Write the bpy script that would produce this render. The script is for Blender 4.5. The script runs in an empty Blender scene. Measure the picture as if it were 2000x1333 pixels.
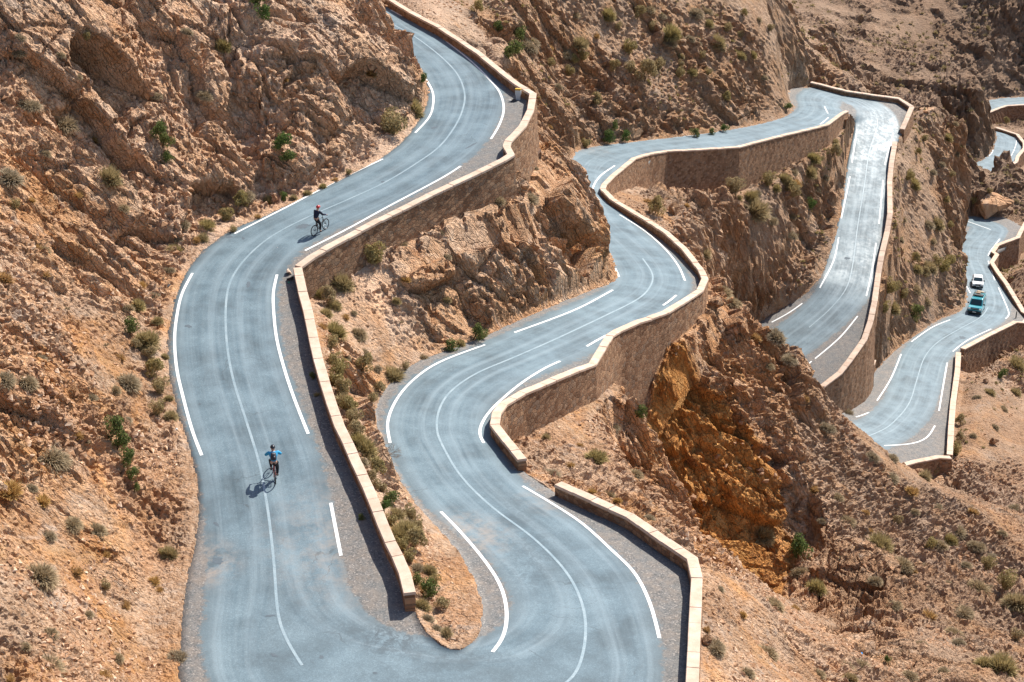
import bpy, bmesh, math, random
import numpy as np
from mathutils import Vector, Matrix
from mathutils.bvhtree import BVHTree

random.seed(7)
rng = np.random.default_rng(11)
scene = bpy.context.scene
C = scene.collection

# ------------------------------------------------------------------ camera
CAMZ = 100.0
TH = math.radians(25.0)
FPX = 3200.0
cam_d = bpy.data.cameras.new('camera')
cam_d.lens = 57.6
cam_d.sensor_width = 36
cam_d.clip_start = 1.0
cam_d.clip_end = 3000
cam = bpy.data.objects.new('camera', cam_d)
C.objects.link(cam)
cam.location = (0, 0, CAMZ)
cam.rotation_euler = (math.radians(90) - TH, 0, 0)
scene.camera = cam

# ------------------------------------------------------------------ light
SUN_EL = math.radians(47)
SUN_AZ = math.radians(40)      # to the right of straight ahead (+Y)
world = bpy.data.worlds.new("World")
scene.world = world
world.use_nodes = True
wn = world.node_tree
bg = wn.nodes['Background']
sky = wn.nodes.new('ShaderNodeTexSky')
sky.sky_type = 'NISHITA'
sky.sun_disc = False
sky.sun_elevation = SUN_EL
sky.sun_rotation = SUN_AZ
wn.links.new(sky.outputs[0], bg.inputs[0])
bg.inputs[1].default_value = 0.10
sun_d = bpy.data.lights.new('sun', 'SUN')
sun_d.energy = 4.6
sun_d.angle = math.radians(0.5)
sun_d.color = (1.0, 0.95, 0.87)
sun = bpy.data.objects.new('sun', sun_d)
C.objects.link(sun)
sdir = Vector((math.sin(SUN_AZ) * math.cos(SUN_EL), math.cos(SUN_AZ) * math.cos(SUN_EL), math.sin(SUN_EL)))
sun.rotation_euler = sdir.to_track_quat('Z', 'Y').to_euler()
sun.location = (40, 60, 160)
scene.view_settings.view_transform = 'Standard'
scene.view_settings.look = 'None'
scene.view_settings.exposure = 0.76
scene.view_settings.gamma = 1.0

# ------------------------------------------------------------------ survey helpers
sT, cT = math.sin(TH), math.cos(TH)
def num(v): return FPX * sT + v * cT
def den(v): return FPX * cT - v * sT
def PH(px, py, H):
    """a surveyed point H metres below the viewpoint"""
    v = py - 666.5
    zc = H / num(v) * 1.0
    return np.array([(px - 1000) * zc, den(v) * zc, CAMZ - H])
def PY(px, py, Y):
    v = py - 666.5
    zc = Y / den(v)
    return np.array([(px - 1000) * zc, Y, CAMZ - num(v) * zc])

PAR = 0.68     # parapet height above the road

def tag(o, label=None, cat=None, group=None, kind=None):
    if label: o['label'] = label
    if cat: o['category'] = cat
    if group: o['group'] = group
    if kind: o['kind'] = kind
    return o

def mesh_obj(name, verts, faces, mat=None, parent=None, smooth=False, attrs=None, uv=None):
    me = bpy.data.meshes.new(name)
    verts = np.asarray(verts, dtype=np.float32)
    if isinstance(faces, np.ndarray):
        nf, k = faces.shape
        me.vertices.add(len(verts)); me.vertices.foreach_set('co', verts.ravel())
        me.loops.add(nf * k); me.loops.foreach_set('vertex_index', faces.ravel().astype(np.int32))
        me.polygons.add(nf)
        me.polygons.foreach_set('loop_start', (np.arange(nf) * k).astype(np.int32))
        me.polygons.foreach_set('loop_total', np.full(nf, k, dtype=np.int32))
        me.update(calc_edges=True)
    else:
        me.from_pydata([tuple(map(float, v)) for v in verts], [], faces)
    me.validate()
    if smooth is not None:
        me.polygons.foreach_set('use_smooth', np.full(len(me.polygons), bool(smooth)))
    if attrs:
        for k_, a in attrs.items():
            a = np.asarray(a, dtype=np.float32)
            if a.ndim == 2:
                at = me.attributes.new(k_, 'FLOAT_VECTOR', 'POINT'); at.data.foreach_set('vector', a.ravel())
            else:
                at = me.attributes.new(k_, 'FLOAT', 'POINT'); at.data.foreach_set('value', a)
    if mat is not None:
        if isinstance(mat, (list, tuple)):
            for m in mat: me.materials.append(m)
        else:
            me.materials.append(mat)
    o = bpy.data.objects.new(name, me)
    C.objects.link(o)
    if parent is not None: o.parent = parent
    return o

def catmull(P, n):
    P = np.asarray(P, float)
    out = []
    N = len(P)
    for i in range(N - 1):
        p0 = P[max(i - 1, 0)]; p1 = P[i]; p2 = P[i + 1]; p3 = P[min(i + 2, N - 1)]
        for k in range(n):
            t = k / n
            out.append(0.5 * ((2 * p1) + (-p0 + p2) * t + (2 * p0 - 5 * p1 + 4 * p2 - p3) * t * t + (-p0 + 3 * p1 - 3 * p2 + p3) * t ** 3))
    out.append(P[-1])
    return np.array(out)

def lin(P, n):
    P = np.asarray(P, float)
    out = []
    for i in range(len(P) - 1):
        for k in range(n):
            out.append(P[i] + (P[i + 1] - P[i]) * k / n)
    out.append(P[-1])
    return np.array(out)

# ------------------------------------------------------------------ noise
def _hash(ix, iy, iz, seed):
    h = (ix.astype(np.int64) * 374761393 + iy.astype(np.int64) * 668265263 + iz.astype(np.int64) * 2147483647 + seed * 974634777) & 0xffffffff
    h = ((h ^ (h >> 13)) * 1274126177) & 0xffffffff
    h = ((h ^ (h >> 16)) * 2246822519) & 0xffffffff
    return (h ^ (h >> 15)) & 0xffffffff
def rnd(ix, iy, iz, seed):
    return (_hash(ix, iy, iz, seed) / 4294967295.0).astype(np.float32)
def vnoise(P, seed=0):
    """value noise -1..1"""
    F = np.floor(P); f = (P - F).astype(np.float32); F = F.astype(np.int64)
    f = f * f * (3 - 2 * f)
    r = 0
    for dx in (0, 1):
        wx = f[:, 0] if dx else 1 - f[:, 0]
        for dy in (0, 1):
            wy = f[:, 1] if dy else 1 - f[:, 1]
            for dz in (0, 1):
                wz = f[:, 2] if dz else 1 - f[:, 2]
                r = r + wx * wy * wz * rnd(F[:, 0] + dx, F[:, 1] + dy, F[:, 2] + dz, seed)
    return r * 2 - 1
def fbm(P, oct=4, seed=0, gain=0.5):
    a = 1.0; s = 0; q = P.copy()
    for o in range(oct):
        s = s + a * vnoise(q, seed + o * 17)
        q = q * 2.03 + 11.3; a *= gain
    return s
def blocks(P, seed=0, tilt=0.5):
    """faceted stone blocks: every cell carries its own tilted plane; also returns the gap to the next cell"""
    B = np.floor(P - 0.5).astype(np.int64)
    best = np.full(len(P), 1e9, np.float32); sec = best.copy(); val = np.zeros(len(P), np.float32)
    for dx in (0, 1):
        for dy in (0, 1):
            for dz in (0, 1):
                cx, cy, cz = B[:, 0] + dx, B[:, 1] + dy, B[:, 2] + dz
                jx = cx + 0.5 + 0.8 * (rnd(cx, cy, cz, seed + 1) - .5)
                jy = cy + 0.5 + 0.8 * (rnd(cx, cy, cz, seed + 2) - .5)
                jz = cz + 0.5 + 0.8 * (rnd(cx, cy, cz, seed + 3) - .5)
                ex, ey, ez = P[:, 0] - jx, P[:, 1] - jy, P[:, 2] - jz
                d = (ex * ex + ey * ey + ez * ez).astype(np.float32)
                v = rnd(cx, cy, cz, seed + 4) - .5 + tilt * ((rnd(cx, cy, cz, seed + 5) - .5) * ex + (rnd(cx, cy, cz, seed + 6) - .5) * ey + (rnd(cx, cy, cz, seed + 7) - .5) * ez) * 2
                m = d < best
                sec = np.where(m, best, np.minimum(sec, d))
                val = np.where(m, v, val); best = np.where(m, d, best)
    return val.astype(np.float32), np.sqrt(sec) - np.sqrt(best)

# ------------------------------------------------------------------ the road, station by station
# (outer/cliff side x, y, w), (other side x, y, w), metres below viewpoint; w = 1: the point is the wall's coping
ST = [
 ((560,-60,0),(660,-70,1),32.8), ((670,10,0),(755,-5,1),33.0), ((745,60,0),(820,30,1),33.15), ((790,105,0),(900,80,1),33.3),
 ((820,135,0),(975,135,1),33.45), ((834,170,0),(1030,178,1),33.6), ((830,205,0),(1036,215,1),33.75), ((812,240,0),(1008,262,1),33.9),
 ((785,275,0),(992,290,1),34.05), ((725,320,0),(935,335,1),34.3), ((620,372,0),(840,380,1),34.6), ((520,420,0),(740,430,1),34.9),
 ((450,450,0),(650,476,1),35.1), ((385,500,0),(600,505,1),35.3), ((348,560,0),(585,528,1),35.5), ((328,640,0),(606,620,1),35.8),
 ((326,720,0),(622,700,1),36.1), ((343,800,0),(648,785,1),36.45), ((368,880,0),(680,866,1),36.8), ((385,960,0),(714,945,1),37.15),
 ((380,1050,0),(747,1020,1),37.5), ((360,1150,0),(770,1080,1),37.8), ((350,1250,0),(792,1120,1),38.0), ((355,1360,0),(806,1180,0),38.2),
 ((430,1500,0),(832,1232,0),38.35), ((620,1640,0),(860,1258,0),38.45), ((900,1700,0),(890,1268,0),38.5), ((1180,1600,0),(915,1260,0),38.55),
 ((1352,1333,1),(936,1228,0),38.65), ((1357,1216,1),(937,1170,0),38.8), ((1361,1129,1),(915,1115,0),38.95), ((1350,1088,1),(885,1068,0),39.1),
 ((1300,1056,1),(850,1030,0),39.25), ((1230,1006,1),(815,990,0),39.45), ((1160,975,1),(785,945,0),39.65), ((1088,940,1),(762,905,0),39.85),
 ((1020,896,1),(745,865,0),40.1), ((978,850,1),(731,820,0),40.35), ((965,825,1),(738,780,0),40.55), ((980,788,1),(768,740,0),40.75),
 ((1020,764,1),(815,706,0),41.0), ((1080,740,1),(880,682,0),41.4), ((1140,715,1),(960,650,0),42.0), ((1172,685,1),(1020,622,0),42.6),
 ((1206,645,1),(1080,597,0),43.2), ((1300,606,1),(1150,568,0),44.2), ((1362,572,1),(1200,547,0),45.1), ((1376,535,1),(1196,510,0),46.0),
 ((1335,485,1),(1168,460,0),47.1), ((1266,431,1),(1150,415,0),48.4), ((1198,389,1),(1130,370,0),49.6), ((1177,369,1),(1118,335,0),50.3),
 ((1196,340,1),(1118,305,0),51.1), ((1238,312,1),(1145,289,0),52.2), ((1300,292,1),(1240,277,0),53.5), ((1370,291,1),(1310,269,0),54.6),
 ((1440,288,1),(1390,259,0),55.7), ((1545,261,1),(1475,244,0),57.4), ((1615,242,1),(1528,229,0),58.7), ((1645,222,1),(1549,212,0),59.6),
 ((1652,218,1),(1540,195,0),60.2), ((1656,222,0),(1545,174,0),60.8), ((1660,226,0),(1590,161,1),61.4), ((1665,231,0),(1680,180,1),62.1),
 ((1669,240,0),(1755,190,1),62.8), ((1668,256,0),(1781,208,1),63.4), ((1662,285,0),(1766,245,1),64.3), ((1655,320,0),(1747,285,1),65.3),
 ((1647,370,0),(1738,345,1),66.6), ((1637,430,0),(1737,415,1),68.1), ((1620,490,0),(1727,468,1),69.5), ((1598,545,0),(1716,522,1),70.8),
 ((1560,582,0),(1708,590,1),72.2), ((1490,625,0),(1693,648,1),73.6), ((1440,668,0),(1661,703,1),74.8), ((1420,725,0),(1613,748,1),75.9),
 ((1430,800,0),(1605,775,0),76.8), ((1500,880,0),(1612,790,0),77.7), ((1600,930,0),(1625,800,0),78.5), ((1690,935,0),(1640,806,0),79.2),
 ((1762,908,1),(1655,796,0),79.8), ((1840,893,1),(1676,780,0),80.4), ((1856,850,1),(1692,758,0),81.0), ((1863,770,1),(1712,722,0),81.8),
 ((1870,725,1),(1745,686,0),82.7), ((1880,680,1),(1785,656,0),83.5), ((1930,655,1),(1830,626,0),84.4), ((1985,631,1),(1875,606,0),85.3),
 ((2012,618,1),(1886,582,0),86.0), ((1988,590,1),(1882,552,0),86.8), ((1956,541,1),(1878,522,0),87.7), ((1938,513,1),(1874,500,0),88.5),
 ((1942,486,1),(1878,477,0),89.2), ((1985,465,1),(1883,452,0),89.9), ((2004,438,1),(1878,434,0),90.5), ((1960,424,0),(1850,422,0),91.0),
]
STF = [((1820,338,0),(1840,318,0),91.3),((1870,343,1),(1870,320,0),91.7), ((1903,338,1),(1893,322,0),92.0), ((1940,336,1),(1915,314,0),92.4), ((1973,327,1),(1932,301,0),92.8),
 ((1988,306,1),(1940,284,0),93.2), ((2001,286,1),(1943,270,0),93.6), ((1987,262,1),(1942,257,0),94.0), ((1946,249,1),(1930,258,0),94.4), ((1900,244,0),(1900,262,0),94.8)]
STG = [((1890,235,0),(1880,205,0),95.6),((1925,222,1),(1905,200,0),96.0), ((1952,211,1),(1936,195,0),96.3), ((1966,206,1),(1955,192,0),96.5), ((2000,203,1),(1985,190,0),96.8), ((2080,200,1),(2070,187,0),97.5)]

def edge(p, H):
    if p[2]:
        q = PH(p[0], p[1], H - PAR); q[2] -= PAR; return q
    return PH(p[0], p[1], H)
def road_curves(st, n=8):
    A = np.array([edge(a, H) for a, b, H in st]); B = np.array([edge(b, H) for a, b, H in st])
    # the walls run nearly straight between their corners: blend straight and rounded
    Ac, Bc = catmull(A, n), catmull(B, n)
    Al, Bl = lin(A, n), lin(B, n)
    wA = catmull(np.array([[p[0][2]] for p in st], float), n); wB = catmull(np.array([[p[1][2]] for p in st], float), n)
    wA = np.clip(wA, 0, 1); wB = np.clip(wB, 0, 1)
    return Ac * (1 - wA) + Al * wA, Bc * (1 - wB) + Bl * wB
ROADS = [road_curves(ST), road_curves(STF), road_curves(STG)]

def road_grid(A, B, m):
    t = np.linspace(0, 1, m)[None, :, None]
    return A[:, None, :] * (1 - t) + B[:, None, :] * t

# ------------------------------------------------------------------ terrain on a grid that widens with distance
U0, U1, V0, V1 = -0.46, 0.51, math.log(33.0), math.log(470.0)
DC = 0.003
nu, nv = int((U1 - U0) / DC) + 1, int((V1 - V0) / DC) + 1
def cell(P):
    P = np.atleast_2d(P)
    iu = (P[:, 0] / P[:, 1] - U0) / DC
    iv = (np.log(np.maximum(P[:, 1], 1)) - V0) / DC
    return iu, iv

cons = []   # (priority, points)
def add_line(pts, n=24, pr=1):
    cons.append((pr, lin(np.array(pts), n)))
def L(*t, pr=1, n=24):
    add_line([PY(*p) for p in t], n, pr)

roadpts = []
for A_, B_ in ROADS:
    g = road_grid(A_, B_, 40)
    # densify along
    g2 = np.concatenate([g[:-1] * (1 - k / 4) + g[1:] * (k / 4) for k in range(4)])
    roadpts.append(g2.reshape(-1, 3))
roadpts = np.concatenate(roadpts)
rp = roadpts.copy(); rp[:, 2] += 0.03
cons.append((2, rp))

# --- walls: polyline of coping points (px, py, drop), parapet on road
def roadH_near(px, py):
    """road level at a coping pixel: try the surveyed edge nearest in the picture"""
    best = None
    for st in (ST, STF, STG):
        for side in (0, 1):
            for i in range(len(st) - 1):
                a, b = st[i][side], st[i + 1][side]
                if not (a[2] and b[2]): continue
                d = np.array([b[0] - a[0], b[1] - a[1]], float); L2 = d @ d
                t = max(0, min(1, ((px - a[0]) * d[0] + (py - a[1]) * d[1]) / max(L2, 1e-6)))
                q = np.array(a[:2]) + t * d
                e = (px - q[0]) ** 2 + (py - q[1]) ** 2
                if best is None or e < best[0]:
                    best = (e, st[i][2] * (1 - t) + st[i + 1][2] * t)
    return best[1]
# side: +1 the drop is to the right of the walking direction
WALLS = {
 'A':  dict(side=-1, p=[(660,-70,4),(755,-5,4),(800,22,4),(860,54,4),(900,80,4),(935,103,4),(985,145,4),(1012,165,4),(1041,182,4),(1036,215,4),(1020,246,3.6),(992,277,3.4),(989,285,3.2),(998,301,3.0),
        (980,312,2.4),(935,335,2.3),(900,351,2.0),(840,380,1.8),(800,400,1.75),(740,430,1.8),(700,450,1.9),(650,476,2.1),(610,499,2.2),(582,520,2.1)]),
 'A2': dict(side=-1, p=[(581,523,1.9),(591,570,1.4),(601,605,1.2),(612,660,1.1),(621,700,1.1),(634,745,1.1),(648,790,1.1),(664,835,1.1),(680,866,1.1),(697,905,1.1),(718,950,1.1),(738,1000,1.1),(750,1030,1.0),(762,1058,1.0),(776,1085,0.95),(790,1120,0.9),(800,1158,0.85)]),
 'B':  dict(side=-1, p=[(1654,217,1.2),(1645,222,1.8),(1615,242,2.6),(1580,252,3.0),(1545,261,3.4),(1500,273,4.2),(1440,288,4.6),(1370,291,4.8),(1300,292,4.6),(1265,300,3.6),(1238,312,2.8),(1196,340,1.6),(1180,358,1.2),(1177,371,1.0),(1196,389,0.9),(1231,410,0.9),(1266,431,0.9),(1300,454,0.9),(1335,485,1.0),(1370,524,1.2),(1377,545,1.5),(1367,567,1.7),
        (1335,587,1.8),(1300,607,2.1),(1268,620,3.6),(1245,629,6.2),(1206,645,5.2),(1190,660,3.0),(1157,708,2.2),(1125,722,2.2),(1080,740,2.3),(1020,764,2.3),(982,787,2.0),(970,806,1.6),(966,830,1.2),(992,862,1.1),(1020,897,0.95)]),
 'B2': dict(side=-1, p=[(1090,943,0.9),(1160,975,0.95),(1230,1006,1.0),(1300,1055,1.1),(1352,1090,1.3),(1361,1129,1.4),(1357,1216,1.4),(1352,1333,1.4),(1340,1440,1.4)]),
 'C':  dict(side=-1, p=[(1584,160,3),(1650,177,3),(1700,184,3),(1755,191,3),(1781,208,2.5),(1769,238,2),(1762,252,1.8)]),
 'C2': dict(side=-1, p=[(1748,277,1.4),(1741,320,1.2),(1738,350,1.2),(1738,420,1.2),(1733,450,1.2),(1721,503,1.3),(1716,530,1.4),(1708,590,1.8),(1700,628,2.4),(1688,662,2.9),(1661,703,3.5),(1640,728,3.6),(1605,755,3.6)]),
 'D':  dict(side=-1, p=[(2006,430,3.5),(1992,455,3.5),(1988,465,4),(1948,477,4),(1939,491,4),(1947,498,4),(1937,513,4),(1949,532,4),(1965,555,4),(2000,606,4),(2012,616,4),(2000,630,4),(1983,631,4.2),(1930,655,4.2),(1880,681,3.8)]),
 'D2': dict(side=-1, p=[(1872,688,2.0),(1870,725,1.6),(1862,783,1.5),(1858,830,1.5),(1855,888,1.5)]),
 'D3': dict(side=-1, p=[(1857,893,1.2),(1832,893,1.9),(1790,900,1.8),(1755,910,1.6)]),
 'F':  dict(side=1, p=[(1860,340,2.5),(1903,338,2.5),(1938,336,2.5),(1966,329,2.5),(1985,316,2.5),(1988,305,2.5),(2001,290,2.5),(2001,279,2.5),(1987,262,2.5),(1946,249,2.5)]),
 'G':  dict(side=1, p=[(1925,222,3),(1952,211,3),(1966,206,3),(2000,203,3),(2080,200,3)]),
}
def wall_path(w):
    out = []
    for (px, py, dr) in w['p']:
        H = roadH_near(px, py)
        q = PH(px, py, H - PAR)
        out.append(list(q) + [dr, CAMZ - H])
    out = np.array(out)
    # two walls that share a corner in the picture keep it in the world; light smoothing of level
    z = out[:, 2].copy()
    for _ in range(2):
        z[1:-1] = .25 * z[:-2] + .5 * z[1:-1] + .25 * z[2:]
    out[:, 2] = z
    return out
def offset_path(P, d):
    """offset in plan; positive = to the right of walking direction"""
    xy = P[:, :2]
    T = np.zeros_like(xy)
    seg = xy[1:] - xy[:-1]; seg /= np.maximum(np.linalg.norm(seg, axis=1, keepdims=True), 1e-6)
    n = np.stack([seg[:, 1], -seg[:, 0]], 1)
    N = np.zeros_like(xy); N[0] = n[0]; N[-1] = n[-1]
    s = n[:-1] + n[1:]; s /= np.maximum(np.linalg.norm(s, axis=1, keepdims=True), 1e-6)
    c = np.maximum((s * n[1:]).sum(1, keepdims=True), 0.5)
    N[1:-1] = s / c
    Q = P.copy(); Q[:, :2] += N * d
    return Q
WP = {}
for k, w in WALLS.items():
    P_ = wall_path(w); WP[k] = P_
    for off in (0.15, 0.35, 0.6, 0.9):
        Q = offset_path(P_, w['side'] * off)
        Q = Q[:, :3].copy(); Q[:, 2] = P_[:, 2] - P_[:, 3] - off * 0.25
        cons.append((3, lin(Q, 40)))

# --- slopes, ridges, gullies
A0, B0 = ROADS[0]
n8 = 8
def offs(P, i0, i1, prof, sgn):
    seg = P[i0 * n8:i1 * n8 + 1:4]
    # smooth the foot line so that offset lines do not tangle
    s = seg.copy()
    for _ in range(3): s[1:-1] = .25 * s[:-2] + .5 * s[1:-1] + .25 * s[2:]
    for d, h in prof:
        Q = offset_path(s, sgn * d); Q[:, 2] = s[:, 2] + h
        cons.append((1, lin(Q, 6)))
# left mountain above road A (outer side of the first 24 stations)
offs(A0, 8, 13, [(0.9, 0.5), (2.2, 4.5), (4.2, 9.5), (8, 15), (14, 24), (24, 36)], +1) if False else None
def foot_profile(i0, i1, prof, sgn, P=A0):
    offs(P, i0, i1, prof, sgn)
# (walking down road A towards the viewer the mountain is on the right-hand side)
foot_profile(8, 12, [(0.8, 0.3), (3.0, 3.6), (6.0, 7.4)], 1)
foot_profile(13, 15, [(1.2, 0.3), (3.2, 2.6), (6, 6.0), (10, 10.5), (16, 16.5), (26, 26)], 1)
foot_profile(16, 19, [(1.2, 0.3), (3.2, 2.2), (6, 6.0), (10, 11), (16, 18), (26, 28)], 1)
foot_profile(20, 23, [(1.5, 0.15), (3.0, 2.2), (6, 5.8), (10, 10.5), (16, 16.5), (26, 26)], 1)
# prow of the cliff inside the upper bend
L((826,196,110.6),(806,140,111.4),(776,106,112.4),(742,40,114.1),(722,-10,115.2),(706,-80,116.4))
L((790,250,106.6),(745,110,109.8),(700,0,112.0),(680,-70,113.4))
L((700,330,101),(650,180,104.0),(600,60,106.5),(570,-70,109.5))
L((500,400,95.5),(470,250,98.8),(430,100,101.6),(400,-70,104.5))
L((300,420,88.5),(270,250,92.0),(230,100,95.2),(200,-70,98.5))
L((100,420,80.5),(70,250,85.0),(30,100,88.5),(0,-70,92))
L((706,-80,116.4),(570,-70,109.5),(400,-70,104.5),(200,-70,98.5),(0,-70,92),(-200,-60,86))
# behind the prow the cliff stays left of the road that goes round it
def G(*t, pr=1, n=20):      # x, y, z in metres
    cons.append((pr, lin(np.array(t, float), n)))
G((-9.6,114,73),(-11,120,73),(-13,127,74),(-17,136,75),(-24,150,76))
G((-11,114,78),(-14,122,80),(-18,132,82),(-26,146,84))
# near ground below the frame, the hill the viewer stands on
G((-14,36,72),(-6,34.5,68),(2,34,67.5),(9,36,66),(16,40,60))
G((-14,41,66),(-6,38.5,63.2),(2,38.5,63),(8.5,42,61.4))
# slope between the two legs of the near bend is filled in from both sides
# spur under the upper bend, falling to road B
L((1046,215,111.0),(1085,262,113.3),(1122,305,115.2),(1138,350,114.2),(1152,430,112.2),(1160,470,111.4),(1176,515,109.4),(1192,548,107.5))
L((1046,300,106.0),(1090,400,106.0),(1130,480,105.3),(1165,560,104.3))
L((1000,345,101.4),(1030,420,100.4),(1060,520,99.2),(1095,585,98.6))
L((900,392,95.8),(905,470,94.2),(930,560,92.6),(955,645,91.6))
L((790,450,92.0),(800,520,90.0),(830,610,88.2),(850,690,87.2))
L((700,500,88.2),(705,580,85.8),(740,660,84.4),(770,735,82.8))
# behind the spur
G((4,122,56),(4.5,130,54.5),(3.5,138,54.0),(3.0,146,54.0)); G((0,126,60),(-1,136,60),(-2,148,62))
G((-6,142,64.5),(-10,150,66)) 
# hill above road B's far side
L((1135,250,160.5),(1200,228,166),(1300,215,170.5),(1380,215,176),(1450,212,184),(1515,200,192))
L((1100,185,163),(1200,165,169.5),(1300,160,174.5),(1400,160,181.5),(1480,145,190),(1528,130,198))
L((1060,110,166),(1200,90,174),(1350,85,182),(1450,70,192),(1530,60,203))
L((900,-10,150),(960,60,153),(1050,-40,170),(1200,-60,182),(1350,-60,193),(1450,-60,203),(1540,-60,214))
L((1532,60,203),(1540,110,203),(1550,150,203.5),(1558,172,205))
L((1548,60,209),(1556,110,208),(1568,150,207))
G((48,218,38),(43,222,40),(46,235,44)); 
G((-12,160,68),(-5,170,72),(2,185,78)); G((-40,175,90),(-10,200,95))
# far hillside over the top bend
L((1580,148,262),(1650,164,258),(1700,172,252),(1755,182,246),(1800,190,243),(1860,180,246))
L((1570,80,300),(1700,90,298),(1830,100,292),(1930,150,275))
L((1560,-60,370),(1700,-60,362),(1850,-60,350),(2000,-60,345),(2200,-60,340))
L((1500,-100,410),(1700,-100,405),(1850,-100,400),(2000,-100,395),(2200,-100,390))
L((1935,170,320),(2000,165,324),(2090,160,330)); L((1950,110,332),(2050,100,336),(2200,100,340))
# drop behind the top bend wall
G((46,214,31),(52,213.5,31),(56,211,30.5)); G((44,228,28),(55,226,26),(62,222,25.5))
# right-hand spur, its skyline
L((1790,205,212),(1850,200,222),(1900,196,230),(1936,196,235),(1946,240,229),(1926,300,221),(1906,345,215),(1890,400,210.5),(1881,450,207.5),(1880,500,206.5),(1879,535,205.6))
L((1800,260,208),(1850,300,210),(1870,350,208),(1850,420,202),(1840,500,196),(1830,570,190))
L((1762,400,192.5),(1755,480,186),(1745,560,178),(1725,640,170))
G((78,243,12),(80,250,14),(82,262,16),(85,275,14),(88,290,10))
def behind(pts, dY, extra):
    q = []
    for (px, py, Y) in pts:
        p = PY(px, py, Y + dY); p[2] -= extra; q.append(p)
    cons.append((1, lin(np.array(q), 20)))
SR = [(1936,196,235),(1946,240,229),(1926,300,221),(1906,345,215),(1890,400,210.5),(1881,450,207.5)]
behind([(a + 6, b, c) for a, b, c in SR], 8, 5.5)
# below the far loops
L((1900,352,262),(1950,380,254),(2000,370,258),(2080,360,262)); L((1905,418,244),(1950,420,244),(2000,410,246),(2080,400,250))
L((1960,230,290),(2010,250,292),(2060,260,294))
# slope between the legs of the top bend, cut off above road C
L((1450,430,160.5),(1500,400,165),(1550,360,172),(1590,330,180),(1615,290,189),(1625,258,195))
L((1380,500,150),(1440,500,157),(1490,512,165),(1540,500,169),(1575,470,172.5),(1595,430,177),(1615,380,184),(1628,320,191))
L((1330,420,141),(1370,400,151),(1450,370,163)); L((1400,540,150),(1440,560,157),(1480,590,163.2))
# the big ridge on the right of road B
RC = [(1384,556,107.5),(1440,600,109.5),(1500,650,111.5),(1560,710,113.5),(1620,775,115),(1690,845,116.5),(1760,905,118.5),(1850,952,121),(1930,990,124),(2000,1020,127),(2120,1070,132)]
L(*RC)
behind(RC[:-3], 5, 2.2); behind(RC[:-3], 14, 5.0); behind(RC[:5], 28, 3)
L((1880,930,142),(1960,960,143),(2060,990,146)); L((1900,900,146),(1960,850,155),(2000,800,164),(2080,760,175))
L((1900,760,163),(1950,700,173),(2000,660,184)); L((1900,840,151.5),(1940,780,162))
L((1990,500,214),(2030,500,214),(2060,560,208)); L((2010,560,203),(2040,600,200))
# close under the ridge top, the bright rubble slope
L((1400,640,104.5),(1470,720,105),(1540,820,105.5),(1600,900,105.5),(1680,970,105),(1780,1050,104),(1900,1120,104),(2010,1160,104))
L((1590,960,101.5),(1630,1040,98),(1700,1110,95),(1820,1190,91),(1950,1250,89),(2060,1280,89))
L((1550,1150,93.5),(1600,1210,87),(1700,1290,78),(1850,1340,76),(2000,1380,77))
L((1400,1180,63.5),(1460,1250,63.2),(1540,1330,63),(1640,1400,63))
L((1480,1140,69.5),(1520,1200,68.5),(1580,1290,67.5),(1680,1380,67),(1900,1500,66),(2150,1550,66))
# orange outcrop: foot, brow and crown
L((1272,745,95.2),(1285,850,94.4),(1310,960,93.6),(1340,1060,93.0),(1400,1112,91.0),(1490,1190,89.6))
L((1292,728,98.0),(1350,752,99.0),(1408,800,99.6),(1455,860,99.6),(1500,930,99.0),(1534,1000,98.4),(1545,1080,97.4),(1524,1160,95.0),(1508,1188,92.0))
L((1283,800,95.2),(1330,930,94.9),(1370,1010,94.4),(1430,1075,93.6))
L((1320,790,97.2),(1380,870,97.2),(1440,960,96.8),(1482,1050,96.0),(1500,1110,94.6))
L((1400,690,102.5),(1460,760,102.8),(1520,835,102.4),(1562,915,101.6),(1582,1000,100.2),(1572,1080,99.0))
L((1300,668,99.0),(1345,655,102.4),(1392,640,104.8))
# the near strip outside road B's low wall, ending at the gully
L((1165,790,84.5),(1200,860,82.5),(1240,930,78.5),(1285,990,74.0),(1335,1062,67.5),(1420,1132,66.2),(1508,1190,66.0))
behind([(1165,780,84.5),(1205,860,82.5),(1245,930,78.5),(1290,990,74.0),(1340,1062,67.5),(1422,1130,66.2),(1508,1188,66.0)], 5, 1.6)
L((1170,690,87.6),(1200,690,88.4),(1222,730,87.8),(1226,770,87.0))

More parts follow.
